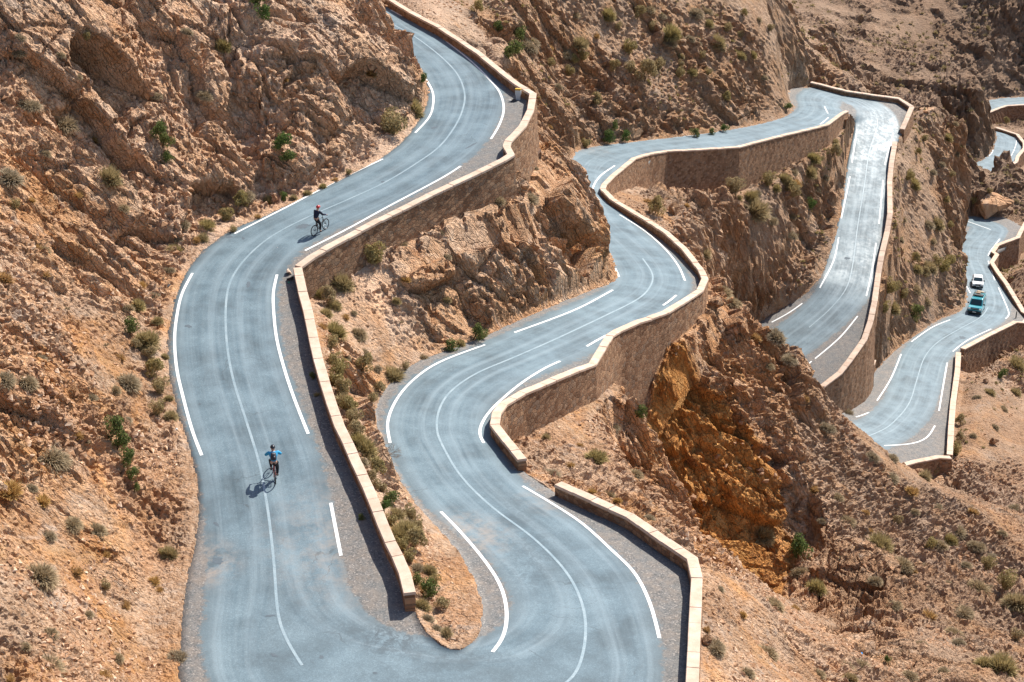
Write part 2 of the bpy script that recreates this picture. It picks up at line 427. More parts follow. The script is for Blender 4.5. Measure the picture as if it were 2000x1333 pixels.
# ---- solve
def splat(nu, nv, step):
    Z = np.zeros((nv, nu)); K = np.zeros((nv, nu), int)
    for pr in (1, 2, 3):
        P = np.concatenate([p for q, p in cons if q == pr])
        P = P[P[:, 1] > 5]
        iu = np.rint((P[:, 0] / P[:, 1] - U0) / step).astype(int)
        iv = np.rint((np.log(P[:, 1]) - V0) / step).astype(int)
        ok = (iu >= 0) & (iu < nu) & (iv >= 0) & (iv < nv)
        iu, iv, z = iu[ok], iv[ok], P[ok, 2]
        s = np.zeros((nv, nu)); c = np.zeros((nv, nu))
        np.add.at(s, (iv, iu), z); np.add.at(c, (iv, iu), 1)
        m = c > 0
        Z[m] = s[m] / c[m]; K[m] = pr
    return Z, K
def resize(Z, nv2, nu2):
    nv1, nu1 = Z.shape
    y = np.linspace(0, nv1 - 1, nv2); x = np.linspace(0, nu1 - 1, nu2)
    y0 = np.minimum(y.astype(int), nv1 - 2); x0 = np.minimum(x.astype(int), nu1 - 2)
    fy = (y - y0)[:, None]; fx = (x - x0)[None, :]
    a = Z[y0][:, x0]; b = Z[y0][:, x0 + 1]; c = Z[y0 + 1][:, x0]; d = Z[y0 + 1][:, x0 + 1]
    return (a * (1 - fx) + b * fx) * (1 - fy) + (c * (1 - fx) + d * fx) * fy
Zs = None
for lv in (5, 4, 3, 2, 1, 0):
    step = DC * 2 ** lv
    a, b = int((U1 - U0) / step) + 1, int((V1 - V0) / step) + 1
    Zc, K = splat(a, b, step)
    m = K > 0
    Zs = np.full((b, a), Zc[m].mean()) if Zs is None else resize(Zs, b, a)
    Zs[m] = Zc[m]
    for it in range(1200 if lv >= 3 else 260):
        p = np.pad(Zs, 1, mode='edge')
        n = .25 * (p[:-2, 1:-1] + p[2:, 1:-1] + p[1:-1, :-2] + p[1:-1, 2:])
        Zs = np.where(m, Zc, Zs + 1.0 * (n - Zs))
# soften the creases along the survey lines, but not the road shelves or wall feet
soft = Zs.copy()
hard = K >= 2
for it in range(6):
    p = np.pad(soft, 1, mode='edge')
    n = .25 * (p[:-2, 1:-1] + p[2:, 1:-1] + p[1:-1, :-2] + p[1:-1, 2:])
    soft = np.where(hard, Zs, n)
Zs = soft
KS = K
DRES = (0.00095, 0.0012)
# ---- fine grid
FU, FV = DRES
nfu, nfv = int((U1 - U0) / FU) + 1, int((V1 - V0) / FV) + 1
uu = np.linspace(U0, U0 + (nu - 1) * DC, nfu); vv = np.linspace(V0, V0 + (nv - 1) * DC, nfv)
nvc, nuc = Zs.shape
Zf = resize(Zs, nfv, nfu)
YY = np.exp(vv)[:, None] * np.ones(nfu)[None, :]
XX = uu[None, :] * YY
# distance (metres) to the road shelf
du = (uu[1] - uu[0]); dv = (vv[1] - vv[0])
mask = np.zeros((nfv, nfu), bool); RZ = np.full((nfv, nfu), -1e9)
for A_, B_ in ROADS:
    g = road_grid(A_, B_, 90)
    for k in range(10):
        gg = (g[:-1] * (1 - k / 10) + g[1:] * (k / 10)).reshape(-1, 3)
        iu = np.rint((gg[:, 0] / gg[:, 1] - uu[0]) / du).astype(int); iv = np.rint((np.log(gg[:, 1]) - vv[0]) / dv).astype(int)
        ok = (iu >= 0) & (iu < nfu) & (iv >= 0) & (iv < nfv)
        mask[iv[ok], iu[ok]] = True; RZ[iv[ok], iu[ok]] = gg[ok, 2]
def sh_(a, dy, dx, fill):
    p = np.pad(a, 1, constant_values=fill); return p[1 + dy:p.shape[0] - 1 + dy, 1 + dx:p.shape[1] - 1 + dx]
for it in range(3):   # close pinholes: grow, then shrink
    q = np.maximum(np.maximum(sh_(RZ, 1, 0, -1e9), sh_(RZ, -1, 0, -1e9)), np.maximum(sh_(RZ, 0, 1, -1e9), sh_(RZ, 0, -1, -1e9)))
    new = (~mask) & (q > -1e8); RZ = np.where(new, q, RZ); mask = mask | new
for it in range(3):
    mask = mask & sh_(mask, 1, 0, True) & sh_(mask, -1, 0, True) & sh_(mask, 0, 1, True) & sh_(mask, 0, -1, True)
RZ = np.where(mask, RZ, -1e9)
# chamfer-like distance in cells
dist = np.where(mask, 0.0, 999.0); NZ = np.where(mask, RZ, 0.0)
def shifted(a, dy, dx, fill):
    p = np.pad(a, 1, constant_values=fill); return p[1 + dy:p.shape[0] - 1 + dy, 1 + dx:p.shape[1] - 1 + dx]
for it in range(30):
    for dy, dx, c in ((-1, 0, dv), (1, 0, dv), (0, -1, du), (0, 1, du)):
        nd = shifted(dist, dy, dx, 999.0) + c; m_ = nd < dist
        NZ = np.where(m_, shifted(NZ, dy, dx, 0.0), NZ); dist = np.where(m_, nd, dist)
dist = np.minimum(dist, 30 * min(du, dv)) * YY
dist = dist + np.where(NZ > 0, np.maximum(np.abs(Zf - NZ) - 0.4, 0) * 0.45, 0)
inner = mask.copy()
for it in range(2):
    p = np.pad(inner, 1, constant_values=True); inner = p[1:-1, 1:-1] & p[:-2, 1:-1] & p[2:, 1:-1] & p[1:-1, :-2] & p[1:-1, 2:]
rag = fbm(np.stack([XX.ravel() / 0.5, YY.ravel() / 0.5, Zf.ravel() * 0], 1), 3, 55).reshape(XX.shape)
Zf = np.where(inner, RZ - 0.08, np.where(mask, np.minimum(Zf, RZ + 0.03) + 0.05 * rag, Zf))
# ground at the outer foot of every wall
WZ = np.full((nfv, nfu), 1e9)
for k_, w_ in WALLS.items():
    P_ = WP[k_]
    dd_ = P_.copy()
    lens = np.linalg.norm(np.diff(P_[:, :2], axis=0), axis=1)
    ns = max(2, int(lens.max() / 0.05))
    for off in np.arange(-0.05, 1.7, 0.05):
        Q_ = offset_path(P_, w_['side'] * off)[:, :4]
        Q_[:, 2] = P_[:, 2] - P_[:, 3] + max(0, off - 0.7) * 0.9
        R_ = lin(Q_, ns)
        iu = np.rint((R_[:, 0] / R_[:, 1] - uu[0]) / du).astype(int); iv = np.rint((np.log(R_[:, 1]) - vv[0]) / dv).astype(int)
        ok = (iu >= 0) & (iu < nfu) & (iv >= 0) & (iv < nfv)
        np.minimum.at(WZ, (iv[ok], iu[ok]), R_[ok, 2])
q = np.minimum(np.minimum(sh_(WZ, 1, 0, 1e9), sh_(WZ, -1, 0, 1e9)), np.minimum(sh_(WZ, 0, 1, 1e9), sh_(WZ, 0, -1, 1e9)))
WZ = np.where(WZ > 1e8, q, WZ)
foot = (WZ < 1e8) & (~mask)
Zf = np.where(foot, np.minimum(Zf, WZ), Zf)
near = np.clip((dist - 0.15) / 1.6, 0, 1)
near = near * near * (3 - 2 * near)
near = np.where((dist > 28 * min(du, dv) * YY) & (NZ == 0), 1.0, near)

# plan distance to the outer faces of the walls (keep the masonry feet clear of rock)
P0 = np.stack([XX, YY, Zf], 2)
dU = np.gradient(P0, axis=1); dV = np.gradient(P0, axis=0)
Nn = np.cross(dU, dV); Nn /= np.maximum(np.linalg.norm(Nn, axis=2, keepdims=True), 1e-9)
# steepness of the underlying form, smoothed
st_ = 1 - Nn[:, :, 2]
for it in range(4):
    p = np.pad(st_, 1, mode='edge'); st_ = .25 * (p[:-2, 1:-1] + p[2:, 1:-1] + p[1:-1, :-2] + p[1:-1, 2:])
rock = np.clip((st_ - 0.16) / 0.26, 0, 1).ravel()
Nf = Nn.copy()
for it in range(8):
    p = np.pad(Nf, ((1, 1), (1, 1), (0, 0)), mode='edge'); Nf = .25 * (p[:-2, 1:-1] + p[2:, 1:-1] + p[1:-1, :-2] + p[1:-1, 2:])
Nf /= np.maximum(np.linalg.norm(Nf, axis=2, keepdims=True), 1e-9)
Pf = P0.reshape(-1, 3).astype(np.float32)
Nf = Nf.reshape(-1, 3).astype(np.float32)
nearf = near.ravel().astype(np.float32); maskf = mask.ravel()
scaleY = np.clip(Pf[:, 1] / 100.0, 0.6, 2.2)
# warp, then bedding frame: beds strike across the valley and dip steeply to the right
wv = np.stack([fbm(Pf / 6.0, 4, 5), fbm(Pf / 6.0, 4, 6), fbm(Pf / 6.0, 4, 8)], 1)
ang = math.radians(62)
e1 = np.array([math.cos(ang), 0.25, -math.sin(ang)]); e1 /= np.linalg.norm(e1)   # down the beds
e2 = np.array([0.35, 0.9, 0.3]); e2 -= e1 * (e2 @ e1); e2 /= np.linalg.norm(e2)
e3 = np.cross(e1, e2)
Q = (Pf + wv * 0.55)
Qb = np.stack([Q @ e1 / 5.2, Q @ e2 / 1.5, Q @ e3 / 1.15], 1)
b0, g0 = blocks(Qb / 2.8 + 3.3, 71, 1.3)
slab = np.clip(0.5 + 1.5 * fbm(Pf / 8.0, 2, 91), 0, 1)
b1, g1 = blocks(Qb, 3, 1.4)
b2, g2 = blocks(Qb * 2.7 + 5, 9, 1.4)
b3, g3 = blocks(Q / 0.42, 21, 1.3)
big = fbm(Pf / 14.0, 3, 40); mid = fbm(Pf / 4.0, 4, 41); small = fbm(Pf / 0.8, 3, 43)
crk1 = np.clip(1 - g1 / 0.07, 0, 1); crk2 = np.clip(1 - g2 / 0.12, 0, 1)
# rubble patches on gentle ground
rub = np.clip(0.5 + 1.3 * fbm(Pf / 9.0, 2, 60), 0, 1)
b4, g4 = blocks(Q / 0.17, 33, 1.3)
crk3 = np.clip(1 - g3 / 0.16, 0, 1)
crk0 = np.clip(1 - g0 / 0.05, 0, 1)
lc = np.clip((-Pf[:, 0] - 5) / 3, 0, 1) * np.clip((Pf[:, 1] - 80) / 8, 0, 1)
sl = slab * (1 - 0.55 * lc)
d_rock = (2.2 + 1.5 * lc) * b0 - 1.2 * crk0 + (0.34 - 0.08 * lc + 0.85 * sl) * (1.25 * b1 + 0.52 * b2) + (0.2 + 0.9 * sl) * 0.26 * b3 + 0.08 * b4 - 0.60 * crk1 - 0.26 * crk2 - 0.05 * crk3 + 0.16 * mid + 0.03 * small
d_soft = 0.16 * mid + 0.04 * small + (0.06 + 0.20 * rub) * b3 + 0.30 * rub * b2 + 0.11 * b4 - 0.05 * crk3
farrk = np.clip((Pf[:, 1] - 215) / 30, 0, 1)
rk = np.clip(rock + 0.35 * big + 0.55 * farrk * np.clip(0.5 + 1.5 * mid, 0, 1), 0, 1).astype(np.float32); 
# where the ground is scree and soil rather than bare rock
def bump_(cx, cy, rx, ry): return np.exp(-(((Pf[:, 0] - cx) / rx) ** 2 + ((Pf[:, 1] - cy) / ry) ** 2))
soil = np.zeros(len(Pf))
for (px, py, Y, rx, ry) in [(1470, 372, 165, 12, 7), (1350, 400, 146, 7, 10), (1300, 60, 184, 24, 10), (1450, 60, 200, 16, 12), (1150, 40, 175, 16, 10), (1820, 330, 206, 8, 20), (1790, 480, 190, 5, 14), (1700, 1000, 101, 10, 9), (1640, 890, 109, 8, 6), (1850, 1150, 98, 14, 14), (1800, 1300, 78, 9, 8), (1430, 1250, 64, 5, 8), (120, 1200, 50, 5, 9), (250, 850, 63, 3.5, 9), (120, 700, 69, 3.5, 6), (1980, 850, 160, 14, 14), (1080, 870, 80, 5, 5), (770, 650, 88, 4, 8)]:
    c_ = PY(px, py, Y); soil = np.maximum(soil, bump_(c_[0], c_[1], rx, ry))
soil = np.clip(soil * 1.25 + 0.35 * mid * (soil > .15), 0, 1)
rk = rk * (1 - 0.82 * soil)
hard = np.zeros(len(Pf))
for (px, py, Y, rx, ry) in [(1420, 720, 101, 4.5, 5), (1500, 850, 101, 4, 5), (1540, 980, 99, 3, 3.5), (1450, 640, 107, 4, 5), (1560, 740, 110, 3, 4), (1640, 1150, 91, 3.5, 5), (1700, 1250, 81, 3, 5), (1720, 1120, 94, 3, 3), (1130, 400, 108, 7, 8), (1050, 450, 103, 6, 8), (880, 470, 93, 5, 5), (1850, 1330, 76, 2.5, 4), (1250, 205, 169, 14, 3.5), (1400, 200, 182, 10, 4), (1120, 150, 166, 6, 7), (1450, 520, 160, 10, 4), (1400, 490, 152, 6, 6), (1745, 600, 175, 5, 9), (1868, 480, 205, 4, 12), (1600, 440, 176, 5, 9), (1340, 690, 101, 4, 4)]:
    c_ = PY(px, py, Y); hard = np.maximum(hard, bump_(c_[0], c_[1], rx, ry))
rk = np.maximum(rk, np.clip(hard * 1.3 + 0.3 * mid * (hard > .2), 0, 0.95))
rk = rk * rk * (3 - 2 * rk)
# long open joints that follow the beds
Ql = np.stack([Q @ e1 / 26.0, Q @ e2 / 3.4, Q @ e3 / 3.4], 1)
fis = np.clip(1 - np.abs(vnoise(Ql, 301) + 0.35 * vnoise(Ql * 2.7, 302)) / 0.055, 0, 1)
Ql2 = np.stack([Q @ e1 / 3.0, Q @ e2 / 14.0, Q @ e3 / 5.0], 1)
fis2 = np.clip(1 - np.abs(vnoise(Ql2, 305)) / 0.045, 0, 1)
d_rock = d_rock - (1.5 + 0.8 * lc) * fis - 0.7 * fis2
disp = (0.50 * d_rock * rk + d_soft * (0.35 + 0.6 * rub) * (1 - rk) + 0.40 * big)
lim_ = 1.5 + 0.9 * np.clip((-Pf[:, 0] - 7) / 3, 0, 1) * np.clip((Pf[:, 1] - 78) / 8, 0, 1)
disp = lim_ * np.tanh(disp / lim_) * np.clip(scaleY, 0.8, 1.1)
# keep clear of the shelves; next to them only push inwards gently
dd = dist.ravel(); dd = np.where(nearf >= 1, 99, dd)
disp = np.where(disp > 0, np.minimum(disp, np.maximum(dd - 0.12, 0) * 0.55), disp * np.clip((dd - 0.1) / 0.7, 0, 1))
ff_ = foot.ravel(); disp = np.where(ff_, np.clip(disp, -.25, 0.04), disp)
Pd = Pf + Nf * disp[:, None]
Pd = np.where(maskf[:, None], Pf, Pd)
ir, jr = np.meshgrid(np.arange(nfv - 1), np.arange(nfu - 1), indexing='ij')
i0 = (ir * nfu + jr).ravel()
quads = np.stack([i0, i0 + 1, i0 + nfu + 1, i0 + nfu], 1).astype(np.int32)
# ------------------------------------------------------------------ materials
class NT:
    def __init__(s, name):
        s.m = bpy.data.materials.new(name); s.m.use_nodes = True; s.t = s.m.node_tree
        s.b = s.t.nodes['Principled BSDF']; s.out = s.t.nodes['Material Output']
    def n(s, typ, ins=None, **kw):
        x = s.t.nodes.new(typ)
        for k, v in kw.items(): setattr(x, k, v)
        for k, v in (ins or {}).items():
            if hasattr(v, 'is_output') or isinstance(v, bpy.types.NodeSocket): s.t.links.new(v, x.inputs[k])
            else: x.inputs[k].default_value = v
        return x
    def link(s, a, b): s.t.links.new(a, b)
    def coord(s): return s.n('ShaderNodeTexCoord').outputs['Object']
    def noise(s, vec, scale, detail=4, rough=0.55, dist=0.0):
        return s.n('ShaderNodeTexNoise', {'Vector': vec, 'Scale': scale, 'Detail': detail, 'Roughness': rough, 'Distortion': dist}).outputs[0]
    def ramp(s, fac, stops, interp='LINEAR'):
        r = s.n('ShaderNodeValToRGB', {'Fac': fac}); e = r.color_ramp.elements; r.color_ramp.interpolation = interp
        while len(e) > 1: e.remove(e[-1])
        e[0].position = stops[0][0]; e[0].color = (*stops[0][1], 1) if len(stops[0][1]) == 3 else stops[0][1]
        for p, c in stops[1:]:
            q = e.new(p); q.color = (*c, 1) if len(c) == 3 else c
        return r.outputs[0]
    def mix(s, f, a, b, mode='MIX'):
        x = s.t.nodes.new('ShaderNodeMix'); x.data_type = 'RGBA'; x.blend_type = mode
        for sock, v in ((x.inputs[0], f), (x.inputs[6], a), (x.inputs[7], b)):
            if isinstance(v, bpy.types.NodeSocket): s.link(v, sock)
            elif isinstance(v, tuple): sock.default_value = (*v, 1) if len(v) == 3 else v
            else: sock.default_value = v
        return x.outputs[2]
    def math(s, op, a, b=0.0, c=0.0, clamp=False):
        x = s.t.nodes.new('ShaderNodeMath'); x.operation = op; x.use_clamp = clamp
        for i, v in enumerate((a, b, c)):
            if isinstance(v, bpy.types.NodeSocket): s.link(v, x.inputs[i])
            else: x.inputs[i].default_value = v
        return x.outputs[0]
    def mrange(s, v, a, b, c=0.0, d=1.0, smooth=False):
        x = s.n('ShaderNodeMapRange', {0: v, 1: a, 2: b, 3: c, 4: d})
        if smooth: x.interpolation_type = 'SMOOTHSTEP'
        return x.outputs[0]
    def attr(s, name):
        return s.n('ShaderNodeAttribute', attribute_name=name)
    def bump(s, h, strength=0.5, dist=0.05):
        x = s.n('ShaderNodeBump', {'Height': h, 'Strength': strength, 'Distance': dist})
        s.link(x.outputs[0], s.b.inputs['Normal']); return x
    def base(s, c): 
        if isinstance(c, bpy.types.NodeSocket): s.link(c, s.b.inputs['Base Color'])
        else: s.b.inputs['Base Color'].default_value = (*c, 1)
    def rough(s, r):
        if isinstance(r, bpy.types.NodeSocket): s.link(r, s.b.inputs['Roughness'])
        else: s.b.inputs['Roughness'].default_value = r
    def spec(s, v): s.b.inputs['Specular IOR Level'].default_value = v

def simple(name, col, rough=0.7, metal=0.0, var=0.0, spec=0.5):
    t = NT(name)
    if var:
        c = t.coord(); n = t.noise(c, 9, 3)
        t.base(t.mix(n, tuple(x * (1 - var) for x in col), tuple(min(1, x * (1 + var)) for x in col)))
    else: t.base(col)
    t.rough(rough); t.b.inputs['Metallic'].default_value = metal; t.spec(spec)
    return t.m

def rock_material():
    t = NT('rock_and_scree')
    co = t.coord()
    rk = t.attr('rock').outputs['Fac']
    far = t.attr('far').outputs['Fac']
    ora = t.attr('orange').outputs['Fac']
    big = t.noise(co, 0.09, 4, 0.6)
    med = t.noise(co, 0.6, 6, 0.65, 0.6)
    fin = t.noise(co, 5.0, 6, 0.7)
    # stretched along the beds
    def dt(e, k):
        return t.n('ShaderNodeVectorMath', {0: co, 1: tuple(float(x) / k for x in e)}, operation='DOT_PRODUCT').outputs['Value']
    mp = t.n('ShaderNodeCombineXYZ', {0: dt(e1, 3.4), 1: dt(e2, 0.8), 2: dt(e3, 0.62)}).outputs[0]
    bed = t.noise(mp, 0.9, 6, 0.7, 0.8)
    vor = t.n('ShaderNodeTexVoronoi', {'Vector': co, 'Scale': 3.1}, feature='F1').outputs
    vor2 = t.n('ShaderNodeTexVoronoi', {'Vector': co, 'Scale': 8.5}, feature='F1').outputs
    c_rock = t.ramp(bed, [(0.28, (0.28, 0.12, 0.05)), (0.40, (0.50, 0.245, 0.115)), (0.52, (0.66, 0.375, 0.20)), (0.64, (0.76, 0.54, 0.38)), (0.80, (0.50, 0.39, 0.30))])
    c_rock = t.mix(t.mrange(med, 0.42, 0.62, 0, 0.6), c_rock, (0.74, 0.455, 0.265))
    c_soil = t.ramp(med, [(0.3, (0.25, 0.14, 0.07)), (0.5, (0.38, 0.225, 0.12)), (0.7, (0.51, 0.325, 0.19))])
    # every stone its own tint
    stone = t.ramp(t.n('ShaderNodeSeparateColor', {'Color': vor['Color']}).outputs[0], [(0.0, (0.32, 0.18, 0.10)), (0.35, (0.50, 0.31, 0.185)), (0.7, (0.64, 0.44, 0.29)), (1.0, (0.42, 0.33, 0.26))])
    stone2 = t.ramp(t.n('ShaderNodeSeparateColor', {'Color': vor2['Color']}).outputs[1], [(0.0, (0.32, 0.175, 0.105)), (0.5, (0.55, 0.34, 0.22)), (1.0, (0.76, 0.57, 0.43))])
    c_soil = t.mix(0.45, c_soil, stone); c_soil = t.mix(0.35, c_soil, stone2)
    col = t.mix(t.mrange(t.math('ADD', rk, t.math('MULTIPLY', t.math('SUBTRACT', fin, 0.5), 0.6)), 0.25, 0.6), c_soil, c_rock)
    col = t.mix(t.mrange(big, 0.50, 0.66, 0, 0.5), col, (0.72, 0.52, 0.375))
    col = t.mix(t.mrange(big, 0.48, 0.36, 0, 0.45), col, (0.50, 0.245, 0.11))
    # iron-stained faces
    o2 = t.math('MULTIPLY', t.mrange(t.noise(co, 0.22, 4, 0.6, 0.5), 0.50, 0.66), 0.55)
    o3 = t.math('MAXIMUM', o2, ora, clamp=True)
    stain = t.ramp(med, [(0.3, (0.32, 0.115, 0.025)), (0.5, (0.60, 0.25, 0.055)), (0.7, (0.68, 0.36, 0.12))])
    col = t.mix(t.math('MULTIPLY', o3, 0.92), col, stain)
    lcf = t.attr('slab').outputs['Fac']
    col = t.mix(t.math('MULTIPLY', lcf, t.mrange(med, 0.4, 0.6, 0.15, 0.6)), col, (0.78, 0.52, 0.355))
    # grey weathered crusts
    g = t.math('MULTIPLY', t.mrange(t.noise(co, 0.35, 6, 0.7, 1.0), 0.56, 0.68), 0.55)
    g = t.math('MULTIPLY', g, t.math('SUBTRACT', 1.0, ora, clamp=True))
    col = t.mix(g, col, (0.50, 0.41, 0.34))
    # far slopes are a duller, browner rock with dark scrubby speckle
    spk = t.mrange(t.noise(co, 1.1, 5, 0.75), 0.52, 0.66)
    fr = t.mix(t.math('MULTIPLY', spk, 0.45), (0.29, 0.185, 0.12), (0.14, 0.10, 0.06))
    fr = t.mix(t.mrange(big, 0.4, 0.65, 0, 0.4), fr, (0.37, 0.245, 0.165))
    col = t.mix(t.math('MULTIPLY', far, 0.85), col, fr)
    br = t.math('MULTIPLY', t.mrange(fin, 0.25, 0.75, 0.74, 1.14), t.mrange(t.noise(co, 0.25, 5, 0.65), 0.35, 0.65, 0.80, 1.08))
    hs = t.n('ShaderNodeVectorMath', {0: col}, operation='SCALE'); t.link(br, hs.inputs['Scale'])
    t.base(hs.outputs[0])
    t.rough(0.93); t.spec(0.2)
    # fine relief
    h = t.math('ADD', t.math('MULTIPLY', vor['Distance'], -0.35), t.math('MULTIPLY', fin, 0.55))
    h = t.math('ADD', h, t.math('MULTIPLY', vor2['Distance'], -0.28))
    h = t.math('ADD', h, t.math('MULTIPLY', t.math('ABSOLUTE', t.math('SUBTRACT', bed, 0.5)), 2.0))
    # open joints along and across the beds
    mq = t.n('ShaderNodeVectorMath', {0: mp, 1: t.n('ShaderNodeTexNoise', {'Vector': co, 'Scale': 0.8, 'Detail': 3}).outputs['Color']}, operation='ADD').outputs[0]
    j1 = t.mrange(t.n('ShaderNodeTexVoronoi', {'Vector': mq, 'Scale': 1.1}, feature='DISTANCE_TO_EDGE').outputs['Distance'], 0.0, 0.05)
    j2 = t.mrange(t.n('ShaderNodeTexVoronoi', {'Vector': mq, 'Scale': 3.2}, feature='DISTANCE_TO_EDGE').outputs['Distance'], 0.0, 0.07)
    jj = t.math('MULTIPLY', t.math('ADD', t.math('MULTIPLY', j1, 1.1), t.math('MULTIPLY', j2, 0.5)), rk)
    h = t.math('ADD', h, jj)
    t.bump(h, 0.95, 0.24)
    return t.m

def road_material():
    t = NT('asphalt_and_gravel')
    co = t.coord()
    cd = t.attr('cd').outputs['Fac']        # metres from the centre line
    al = t.attr('al').outputs['Fac']
    wet = t.attr('polish').outputs['Fac']
    n1 = t.noise(co, 0.5, 5, 0.6); n2 = t.noise(co, 2.2, 5, 0.65); n3 = t.noise(co, 38, 3, 0.7)
    # streaks that follow the road
    comb = t.n('ShaderNodeCombineXYZ', {0: t.math('MULTIPLY', cd, 1.6), 1: t.math('MULTIPLY', al, 0.05), 2: 0.0}).outputs[0]
    st = t.noise(comb, 2.0, 4, 0.6)
    asp = t.ramp(n1, [(0.34, (0.058, 0.090, 0.109)), (0.5, (0.094, 0.143, 0.172)), (0.66, (0.136, 0.197, 0.230))])
    asp = t.mix(t.mrange(st, 0.35, 0.7, 0, 0.32), asp, (0.24, 0.305, 0.335))
    asp = t.mix(t.mrange(n2, 0.55, 0.75, 0, 0.25), asp, (0.12, 0.16, 0.185))
    sp = t.ramp(t.n('ShaderNodeSeparateColor', {'Color': t.n('ShaderNodeTexVoronoi', {'Vector': co, 'Scale': 26.0}).outputs['Color']}).outputs[0], [(0.0, (0.72, 0.72, 0.72)), (0.8, (1.05, 1.05, 1.05)), (1.0, (1.35, 1.33, 1.3))])
    asp = t.mix(0.6, asp, sp, 'MULTIPLY')
    tr = t.mrange(t.math('ABSOLUTE', t.math('SUBTRACT', t.math('ABSOLUTE', t.math('SUBTRACT', cd, 1.45)), 0.75)), 0.0, 0.45, 1.0, 0.0)
    asp = t.mix(t.math('MULTIPLY', tr, t.mrange(st, 0.3, 0.7, 0.05, 0.35)), asp, (0.27, 0.34, 0.375))
    asp = t.mix(t.mrange(cd, 2.0, 3.0, 0, 0.6), asp, (0.095, 0.118, 0.128))
    ck = t.n('ShaderNodeTexVoronoi', {'Vector': t.n('ShaderNodeVectorMath', {0: co, 1: t.n('ShaderNodeTexNoise', {'Vector': co, 'Scale': 1.1, 'Detail': 4}).outputs['Color']}, operation='ADD').outputs[0], 'Scale': 0.42}, feature='DISTANCE_TO_EDGE').outputs['Distance']
    ckm = t.math('MULTIPLY', t.mrange(ck, 0.003, 0.012, 1, 0), t.mrange(t.noise(co, 0.3, 4, .6), 0.56, 0.68, 0, 0.55))
    asp = t.mix(ckm, asp, (0.045, 0.055, 0.06))
    wr = t.attr('worn').outputs['Fac']
    asp = t.mix(t.math('MULTIPLY', wr, t.mrange(t.noise(co, 2.6, 6, 0.8, 1.0), 0.44, 0.56, 0.05, 0.9)), asp, (0.055, 0.075, 0.088))
    grv = t.ramp(t.n('ShaderNodeSeparateColor', {'Color': t.n('ShaderNodeTexVoronoi', {'Vector': co, 'Scale': 19.0}).outputs['Color']}).outputs[0], [(0.0, (0.09, 0.085, 0.08)), (0.5, (0.155, 0.145, 0.135)), (0.9, (0.21, 0.19, 0.175)), (1.0, (0.38, 0.33, 0.29))])
    grv = t.mix(t.mrange(n2, 0.45, 0.62, 0, 0.5), grv, (0.25, 0.20, 0.16))
    dust = t.attr('dust').outputs['Fac']
    e = t.math('ADD', cd, t.math('MULTIPLY', t.math('SUBTRACT', n2, 0.5), 1.1))
    e = t.math('ADD', e, t.math('MULTIPLY', t.math('SUBTRACT', t.noise(co, 9, 4, 0.7), 0.5), 0.35))
    edge_ = t.mrange(e, 2.68, 2.98, 0, 1, True)
    edge_ = t.math('MULTIPLY', edge_, t.mrange(n1, 0.3, 0.6, 0.65, 1.0))
    dm = t.math('MULTIPLY', dust, t.mrange(t.noise(co, 1.4, 5, 0.7), 0.40, 0.62, 0, 0.85))
    asp = t.mix(dm, asp, (0.36, 0.285, 0.225))
    col = t.mix(edge_, asp, grv)
    t.base(col)
    r = t.mix(edge_, t.ramp(st, [(0.3, (0.62, 0.62, 0.62)), (0.7, (0.72, 0.72, 0.72))]), (0.92, 0.92, 0.92))
    r2 = t.math('SUBTRACT', t.n('ShaderNodeSeparateColor', {'Color': r}).outputs[0], t.math('MULTIPLY', wet, t.math('ADD', t.mrange(t.math('ADD', t.math('MULTIPLY', n2, 0.5), t.math('MULTIPLY', n1, 0.5)), 0.44, 0.58, 0.0, 0.13), t.mrange(st, 0.4, 0.6, 0.0, 0.09))))
    t.rough(r2); t.spec(0.4)
    t.bump(t.math('ADD', t.math('MULTIPLY', n3, 0.35), t.math('MULTIPLY', edge_, t.math('MULTIPLY', t.noise(co, 14, 3), 1.5))), 0.35, 0.03)
    return t.m

def paint_material(name, fresh):
    t = NT(name)
    co = t.coord()
    w = t.noise(co, 14, 5, 0.75); w2 = t.noise(co, 1.2, 3, 0.6)
    k = t.math('ADD', w, t.math('MULTIPLY', w2, 0.6))
    if fresh:
        col = t.mix(t.mrange(k, 0.86, 1.0, 0, 0.85), (0.80, 0.80, 0.77), (0.32, 0.37, 0.40))
    else:
        col = t.mix(t.mrange(k, 0.62, 0.95, 0, 1), (0.31, 0.38, 0.41), (0.18, 0.25, 0.288))
    t.base(col); t.rough(0.6)
    return t.m

